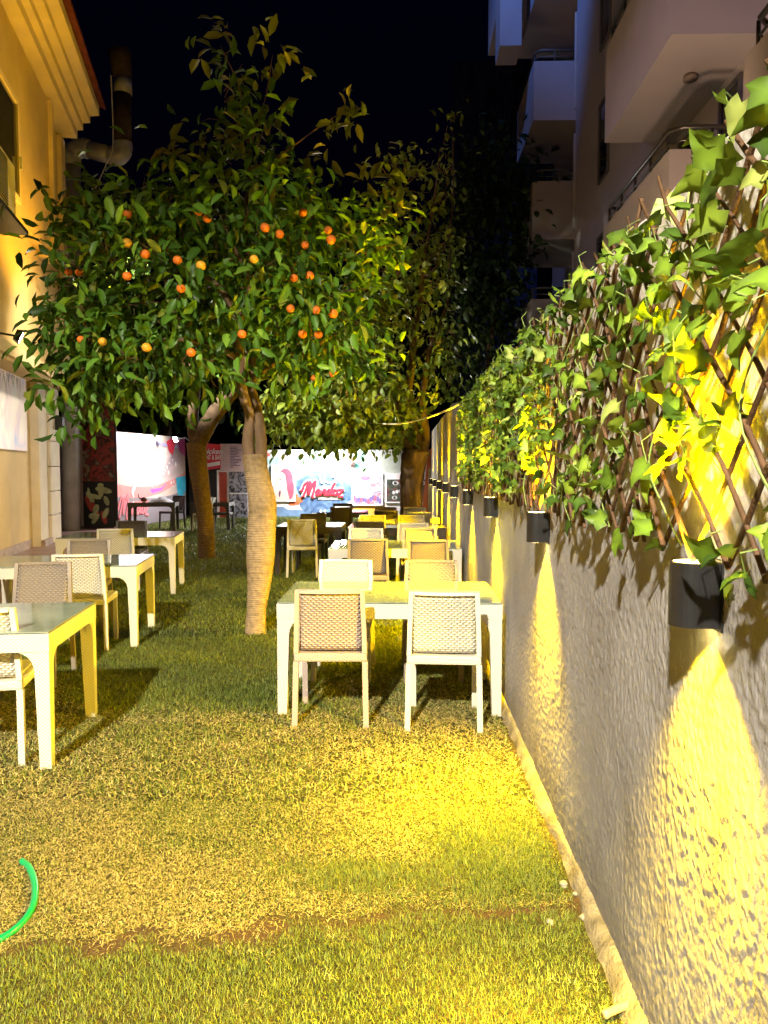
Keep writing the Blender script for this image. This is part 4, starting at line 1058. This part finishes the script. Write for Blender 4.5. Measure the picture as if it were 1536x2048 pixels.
ch = MB(); ch.tube(smooth_path([(mx(644), 0, mz(968)), (mx(640), 0, mz(950)), (mx(648), 0, mz(944)), (mx(650), 0, mz(962)), (mx(668), 0, mz(966)), (mx(672), 0, mz(956)), (mx(664), 0, mz(954))], 5), .035, 7)
ch.v = [(x, y * .2 + MY - .03, z) for x, y, z in ch.v]; ch.build('emblem', WHITE, mural, smooth=True)

def framed(x0, x1, y0, y1, m, label, deco=None):
    root = empty('framed_print', (mx(x0), MY - .03, mz(y1)), 0, label, 'picture', 'framed prints on the mural wall'); w, h = mx(x1) - mx(x0), mz(y0) - mz(y1); t = .045
    MB().box(t, w - t, -.008, .012, t, h - t).build('picture', m, root)
    f = MB(); f.box(0, w, -.02, .02, 0, t).box(0, w, -.02, .02, h - t, h).box(0, t, -.02, .02, t, h - t).box(w - t, w, -.02, .02, t, h - t); f.build('frame', WHITE, root)
    if deco: deco(root, w, h)
    return root
def disc(b, x, z, rx, rz, y, n=16, a0=0, a1=2 * math.pi): b.add([(x + rx * math.cos(a0 + (a1 - a0) * j / n), y, z + rz * math.sin(a0 + (a1 - a0) * j / n)) for j in range(n)], [tuple(range(n))])
def eyes(root, w, h):
    a, b, c = MB(), MB(), MB()
    for x, z, r in ((.22, .80, .07), (.48, .80, .08), (.80, .80, .08), (.20, .22, .06), (.62, .40, .07)):
        disc(a, x * w, z * h, r * 1.5, r, -.010); disc(b, x * w, z * h, r * .8, r * .8, -.012); disc(c, x * w + .02, z * h + .02, r * .22, r * .22, -.014)
    for k in range(5): disc(a, (.18 + .07 * k) * w, (.42 + .03 * k) * h, .05, .06, -.011 - k * 2e-4)
    a.build('painted_eye', WHITE, root, fix=False); b.build('painted_eye', M['black'], root, fix=False); c.build('painted_eye', WHITE, root, fix=False)
def lady(root, w, h):
    hair, face = MB(), MB()
    disc(hair, .60 * w, .62 * h, .30 * w, .30 * h, -.010, 24); disc(hair, .78 * w, .36 * h, .16 * w, .30 * h, -.0105, 24)
    prof_ = [(.30, .78), (.27, .68), (.18, .62), (.25, .58), (.22, .54), (.25, .51), (.24, .46), (.34, .42), (.40, .25), (.32, .05), (.75, .05), (.66, .30), (.62, .55), (.58, .74), (.45, .82)]
    face.add([(x * w, -.013, z * h) for x, z in prof_], [tuple(range(len(prof_)))])
    hair.build('painted_hair', mat('pink_hair', (.72, .10, .16), .5, .3, 0, .2, 4), root, fix=False); face.build('painted_face', mat('painted_skin', (.78, .55, .45), .5, .3, 0, .08), root, fix=False)
    e = MB(); e.tube([(.33 * w, -.016, .63 * h), (.40 * w, -.016, .61 * h), (.46 * w, -.016, .635 * h)], .008, 5); disc(e, .40 * w, .20 * h, .10 * w, .12 * h, -.009); e.build('painted_eye', mat('plum', (.15, .05, .10), .5), root, fix=False)
def crowd(root, w, h):
    a, b, c = MB(), MB(), MB()
    disc(a, .42 * w, .62 * h, .17 * w, .20 * h, -.010, 20); disc(a, .42 * w, .36 * h, .26 * w, .12 * h, -.0105, 20)
    disc(b, .42 * w, .85 * h, .16 * w, .07 * h, -.011, 16); disc(b, .42 * w, .55 * h, .06 * w, .03 * h, -.012, 12)
    for k in range(12): disc(c if k % 3 else b, (.08 + .075 * k) * w, random.uniform(.12, .26) * h, .05, .09, -.0095 - k * 1e-4, 10)
    a.build('painted_figure', mat('pale_lilac', (.72, .66, .72), .5, .3, 0, .1, 5), root, fix=False); b.build('print', mat('rose', (.66, .14, .24), .5, .3, 0, .2, 5), root, fix=False); c.build('print', mat('violet', (.22, .16, .40), .5, .3, 0, .4, 7), root, fix=False)
framed(543, 591, 931, 1003, poster_material('lady_ground', [(.42, .46, .52), (.62, .56, .52), (.60, .46, .30)], 1.6, 3), 'framed print of a pink-haired woman in profile on the mural wall', lady)
framed(704, 766, 947, 1011, poster_material('crowd_ground', [(.10, .08, .14), (.40, .36, .48), (.66, .62, .68), (.55, .14, .20), (.62, .58, .66)], 3.2, 4), 'framed lilac and red street-art print right of the lettering', crowd)
framed(771, 862, 956, 1006, poster_material('eyes_ground', [(.015, .015, .015), (.04, .045, .04), (.10, .12, .09), (.25, .07, .07), (.03, .03, .03)], 3.4, 6), 'framed dark print of painted eyes behind the big trunk', eyes)
for k, (x, y, lb) in enumerate(((690, 903, 'glaring white floodlight on top of the mural above the lettering'), )):
    flood('floodlight', (mx(x), MY - .55, 2.20), R(180), R(-32), lb, .20, 'lensw', [[(0, -.03, 0), (0, -.3, .08), (0, -.56, .06)]])
flood('floodlight', tuple(at(353, 878, 22.5)), R(140), R(-20), 'glaring white floodlight at the top of the tilted banner', .22, 'lensw', [[(0, -.03, 0), (0, -.3, .05), (.0, -.55, -.12)]])

# booth left of the mural: red sign, dark opening, red door, menu, skull prints
BY = 25.2
def bx(x): return float(at(x, 960, BY)[0])
def bz(y): return float(at(450, y, BY)[2])
booth = empty('food_booth', (0, 0, 0), 0, 'dark food booth between the two trunks with a red door and sign', 'booth')
MB().box(bx(376), bx(441), BY + .1, BY + 1.5, 0, bz(935)).build('booth_body', mat('booth_black', (.012, .012, .013), .6), booth)
d_ = MB(); d_.box(bx(434), bx(438), BY - .03, BY + .02, 0, bz(940)).box(bx(454), bx(458), BY - .03, BY + .02, 0, bz(940)).box(bx(438), bx(454), BY - .03, BY + .02, bz(944), bz(940)); dfr = d_.build('door_frame', WHITE, booth)
MB().box(bx(438), bx(454), BY - .01, BY + .03, 0, bz(944)).build('door', mat('red_door', (.60, .09, .04), .5, .4, 0, .18, 4), dfr)
sg = empty('restaurant_sign', (0, 0, 0), 0, 'red restaurant sign with white writing above the dark booth', 'sign')
SY = BY - .12
def sx_(x): return float(at(x, 910, SY)[0])
def sz(y): return float(at(430, y, SY)[2])
MB().add([(sx_(378), SY, sz(884)), (sx_(441), SY, sz(889)), (sx_(441), SY, sz(936)), (sx_(378), SY, sz(944)), (sx_(378), SY + .06, sz(884)), (sx_(441), SY + .06, sz(889)), (sx_(441), SY + .06, sz(936)), (sx_(378), SY + .06, sz(944))],
         [(0, 3, 2, 1), (4, 5, 6, 7), (0, 1, 5, 4), (1, 2, 6, 5), (2, 3, 7, 6), (3, 0, 4, 7)]).build('panel', RED, sg)
text('lettering', 'Chicken', .25, (sx_(420), SY - .012, sz(903)), (R(90), 0, 0), WHITE, sg, .35, .006, 1.0)
text('lettering', 'RESTAURANT & BAR', .22, (sx_(411), SY - .012, sz(915)), (R(90), 0, 0), WHITE, sg, 0, .004, .52)
MB().add([(sx_(380), SY - .006, sz(934)), (sx_(440), SY - .006, sz(922)), (sx_(440), SY - .006, sz(930)), (sx_(380), SY - .006, sz(940))], [(0, 1, 2, 3)]).build('swoosh', WHITE, sg, fix=False)
mn = empty('menu_board', (0, 0, 0), 0, 'pale pink menu board right of the red sign, partly behind the trunk', 'menu board')
MB().box(bx(442), bx(495), BY - .10, BY - .04, bz(942), bz(888)).build('panel', mat('pale_pink', (.70, .55, .56), .5, .4, 0, .1, 2), mn)
ln_ = MB()
for k in range(14):
    z = bz(894 + k * 3.1); ln_.box(bx(462), bx(462) + random.uniform(.1, .38), BY - .106, BY - .102, z - .012, z + .012)
ln_.build('menu_line', mat('menu_ink', (.16, .12, .24), .6), mn)
root = empty('street_art_panel', (0, 0, 0), 0, 'black and white street-art panel under the menu board', 'art panel')
MB().box(bx(458.6), bx(495), BY - .06, BY - .02, 0, bz(943)).build('panel', poster_material('mono_art', [(.01, .01, .012), (.05, .05, .07), (.45, .45, .52), (.02, .02, .025), (.25, .28, .38)], 2.8, 8), root)
MB().box(bx(459), bx(495), BY - .066, BY - .061, bz(988), bz(985.5)).build('shelf_line', WHITE, root)

# tilted banner of the restaurant
b0, b1 = at(231, 1062, 20.5), at(372, 1040, 24.6)
bn, bw = board('tilted_banner', b0, b1, .02, 2.62, .05, poster_material('banner_print', [(.34, .27, .28), (.58, .45, .40), (.68, .54, .42), (.66, .50, .58)], .55, 12, .6), 'tall printed banner with pink swoosh, angled across the lawn corner', 'banner')
def bshape(pts, d, m, nm='print'):
    MB().add([(x * bw, -d, z) for x, z in pts], [tuple(range(len(pts)))]).build(nm, m, bn, fix=False)
def curve_strip(top, bot, n=16):
    def ev(P, t): return np.interp(t, np.linspace(0, 1, len(P)), P)
    xs = [k / n for k in range(n + 1)]
    return [(x, float(ev(top, x))) for x in xs] + [(x, float(ev(bot, x))) for x in reversed(xs)]
bshape([(0, .02), (1, .02), (1, .95), (.75, .80), (.5, .76), (.25, .80), (0, .88)], .002, mat('banner_grey', (.26, .23, .24), .5, .4, 0, .12, 1))
bshape(curve_strip([1.22, 1.12, 1.10, 1.16, 1.3, 1.52], [.88, .80, .79, .88, 1.10, 1.44]), .004, mat('banner_rose', (.74, .27, .24), .5, .4, 0, .10, 1.5))
bshape(curve_strip([2.60, 2.50, 2.40, 2.36], [2.35, 2.36, 2.30, 2.26]), .004, mat('banner_lilac', (.50, .46, .72), .5, .4, 0, .1, 2))
bshape([(.70, 2.45), (.80, 2.60), (.86, 2.60), (.80, 2.05), (.74, 2.15)], .006, RED); bshape([(.86, 2.6), (1, 2.6), (1, 2.0), (.9, 2.2)], .005, mat('banner_magenta', (.66, .08, .34), .5))
bshape([(.84, 1.35), (1, 1.40), (1, .95), (.92, .62), (.86, .9)], .006, mat('banner_cyan', (.04, .44, .62), .5, .4, 0, .25, 3))
bshape([(.45, 1.02), (.62, 1.05), (.70, 1.2), (.62, .98), (.48, .90)], .0065, mat('banner_violet', (.55, .10, .45), .5))
g_ = random.Random(3)
sp_ = MB()
for k in range(70):
    x, z = g_.gauss(.60, .10), g_.gauss(1.75, .28); r = g_.uniform(.015, .06)
    disc(sp_, x * bw, z, r, r * g_.uniform(.5, 1.4), -.007 - k * 3e-5, 7)
sp_.build('print', mat('food_print', (.78, .72, .66), .5, .4, 0, .2, 9), bn, fix=False)
strokes('lettering', MANDOZ, .045, (.13, -.012, .25), (0, 0, 0), PINK, bn, .62, .2, .12)
fm = MB(); fm.tube(smooth_path([(.95, -.02, .82), (.90, -.02, .98), (1.0, -.02, 1.12), (.98, -.02, 1.32)], 5), [.02 + .05 * math.sin(math.pi * k / 15) for k in range(16)], 7)
fm.v = [(x, y * .15 - .01, z) for x, y, z in fm.v]; fm.build('flame_emblem', WHITE, bn)

# plank and white pole near the big trunk
o = MB().add([(-.09, 0, 0), (.13, 0, 0), (.13, .03, 0), (-.09, .03, 0), (.12, 0, 2.05), (.22, 0, 2.12), (.22, .03, 2.12), (.12, .03, 2.05)], [(0, 1, 2, 3), (4, 7, 6, 5), (0, 4, 5, 1), (1, 5, 6, 2), (2, 6, 7, 3), (3, 7, 4, 0)]).build('leaning_plank', mat('salmon_plank', (.62, .20, .11), .7, .3, 0, .2, 6, stretch=(1, 1, .15)))
pp = at(846, 1060, 18.6); o.location = (pp[0], 18.6, 0); tag(o, 'salmon red wooden plank leaning beside the big trunk', 'plank')
pw = MB().tube([(0, 0, 0), (.02, 0, 1.62)], .05, 12).build('plastic_pipe', M['white'], smooth=True); pw.location = (at(859, 1060, 18.5)[0], 18.5, 0); tag(pw, 'white upright pipe at the far end of the grey wall', 'pipe')
q = at(906, 815, 10.75); pp = MB().tube([(0, 0, 0), (0, 0, 2.62)], .03, 10).build('steel_pole', M['metal'], smooth=True); pp.location = (.93, 10.75, 0); tag(pp, 'thin steel pole where the wall steps up', 'pole')
c = MB(); c.tube(smooth_path([(at(932, 800, 8.4)), at(905, 815, 9.5), at(870, 830, 11.5), at(830, 842, 13), at(790, 848, 14.2), at(740, 846, 15)], 6), .013, 6)
tag(c.build('hanging_cable', M['white'], smooth=True), 'white cable hanging from the trellis end to the tree', 'cable')

# garden hose and broken conduit
hp = [gnd(*p, .010) for p in ((-60, 1880), (-20, 1884), (8, 1874), (40, 1850), (62, 1820), (70, 1790), (68, 1760), (58, 1735), (43, 1722))]
tag(MB().tube(smooth_path(hp, 8), .0128, 10).build('garden_hose', mat('green_hose', (.0, .30, .10), .3, .5, 0, .08), smooth=True), 'curved end of a green garden hose lying on the lawn', 'hose')
cp_ = [gnd(*p, .03) for p in ((1208, 2030), (1245, 2013), (1284, 2002))]
tag(MB().tube(smooth_path(cp_, 5), .012, 10).build('broken_conduit', mat('conduit', (.62, .50, .20), .5), smooth=True), 'short broken yellow conduit poking out of the wall foot', 'pipe')
for k, (x, y, s_) in enumerate(((1127, 1772, .018), (1167, 1838, .016), (1100, 1846, .014), (1150, 1790, .011))):
    bm = bmesh.new(); bmesh.ops.create_icosphere(bm, subdivisions=2, radius=s_)
    for v in bm.verts: v.co *= random.uniform(.75, 1.15); v.co.z *= .7
    o = MB().bm(bm).build('pebble', mat('pebble', (.30, .27, .22), .8, .3, 0, .2, 20)); g = gnd(x, y); o.location = (g[0], g[1], s_ * .4)
    tag(o, ('largest pale pebble at the wall foot beside the green patch', 'pale pebble in the bare soil close to the wall foot', 'pale pebble lying on the soil seam, farther from the wall', 'smallest pale pebble beside the largest one')[k], 'pebble', 'pebbles at the foot of the wall')

# ------------------------------------------------------------------ apartment block on the right
AX, BX_ = 4.5, 3.35
am = mat('apartment_plaster', (.42, .385, .40), .85, .2, 0, .06, 1.2, .12, 90); am2 = mat('apartment_soffit', (.46, .42, .40), .85, .2, 0, .06, 1.2, .1, 90)
apt = empty('apartment_block', (0, 0, 0), 0, 'tall pale apartment block with balconies rising behind the garden wall', 'building')
MB().box(AX, 14, 2, 20.7, 0, 24).box(AX + 1.2, 14, 20.7, 30, 0, 24).build('main_wall', am, apt)
MB().box(2.55, 3.12, 21.0, 22.0, 12.75, 21).box(2.55, 4.6, 22.02, 23.9, 14.0, 21).build('wing_wall', am, apt)
def rail(b, pts, z, posts):
    b.tube([(x, y, z + .30) for x, y in pts], .032, 8); b.tube([(x, y, z + .14) for x, y in pts], .016, 6)
    for x, y in posts: b.tube([(x, y, z - .02), (x, y, z + .29)], .022, 6)
def balcony(x0, x1, y0, y1, zb, nm='balcony'):
    t = .13; zt = zb + 1.5
    b = MB(); b.box(x0, x1, y0, y1, zb, zb + .16)
    b.box(x0, x0 + t, y0, y1, zb + .16, zt); b.box(x0 + t, x1, y0, y0 + t, zb + .16, zt); b.box(x0 + t, x1, y1 - t, y1, zb + .16, zt)
    o = b.build(nm, am, apt)
    r = MB(); e = .07
    path = [(x1, y0 + e), (x0 + e + .12, y0 + e), (x0 + e, y0 + e + .14), (x0 + e, y1 - e - .1), (x0 + e + .1, y1 - e), (x1, y1 - e)]
    rail(r, path, zt, [(x0 + e, y0 + e + .2 + k * (y1 - y0 - .4) / 4) for k in range(5)] + [(x0 + .55, y0 + e)])
    r.build('railing', M['metal'], o, smooth=True)
    return o
for zb in (1.15, 4.12, 7.02, 9.97, 12.92):
    balcony(BX_, AX, 10.0, 13.2, zb); balcony(BX_, AX, 3.5, 7.87, zb)
for zb in (1.6, 4.6, 7.65, 10.7, 13.75): balcony(3.4, AX + 1.2, 20.72, 23.6, zb)
for y0, zb in ((10.9, 7.02), ):
    MB().tube([(3.95, 11.0, zb - .07), (3.95, 11.0, zb - .002)], [.10, .085], 18).build('ceiling_lamp', mat('dull_lamp', (.18, .14, .12), .6), apt, smooth=True)
def awin(y0, y1, z0, z1):
    x = AX; f = MB(); t = .06
    f.box(x - .05, x + .02, y0, y0 + t, z0, z1); f.box(x - .05, x + .02, y1 - t, y1, z0, z1); f.box(x - .05, x + .02, y0 + t, y1 - t, z0, z0 + t); f.box(x - .05, x + .02, y0 + t, y1 - t, z1 - t, z1)
    fo = f.build('window', mat('window_frame', (.10, .09, .10), .5), apt)
    MB().box(x - .022, x - .012, y0 + t, y1 - t, z0 + t, z1 - t).build('pane', HM['pane'], fo)
for zf in (2.2, 5.15, 8.1, 11.05, 14.0):
    for y0 in (14.9, 17.3): awin(y0, y0 + .85, zf, zf + 1.75)
for zf in (5.15, 2.2): awin(10.6, 11.3, zf + .2, zf + 1.7); awin(12.2, 12.9, zf + .2, zf + 1.7)
for zf in (4.9, 7.9, 10.95, 14.0):
    MB().tube([(4.47, 20.62, zf), (4.47, 20.62, zf + 2.4)], .045, 8).build('drainpipe', am2, apt)
# dark corrugated building beyond
b = MB(); xs = np.arange(1.9, 5.2, .11)
for i, x in enumerate(xs): b.box(x, x + .09, 31 + .03 * (i % 2), 31.2, 0, 17.5)
tag(b.build('corrugated_tower', mat('blue_steel', (.045, .06, .14), .5, .5, .3, .3, 2)), 'dark blue corrugated building barely visible beyond the apartment block', 'building')
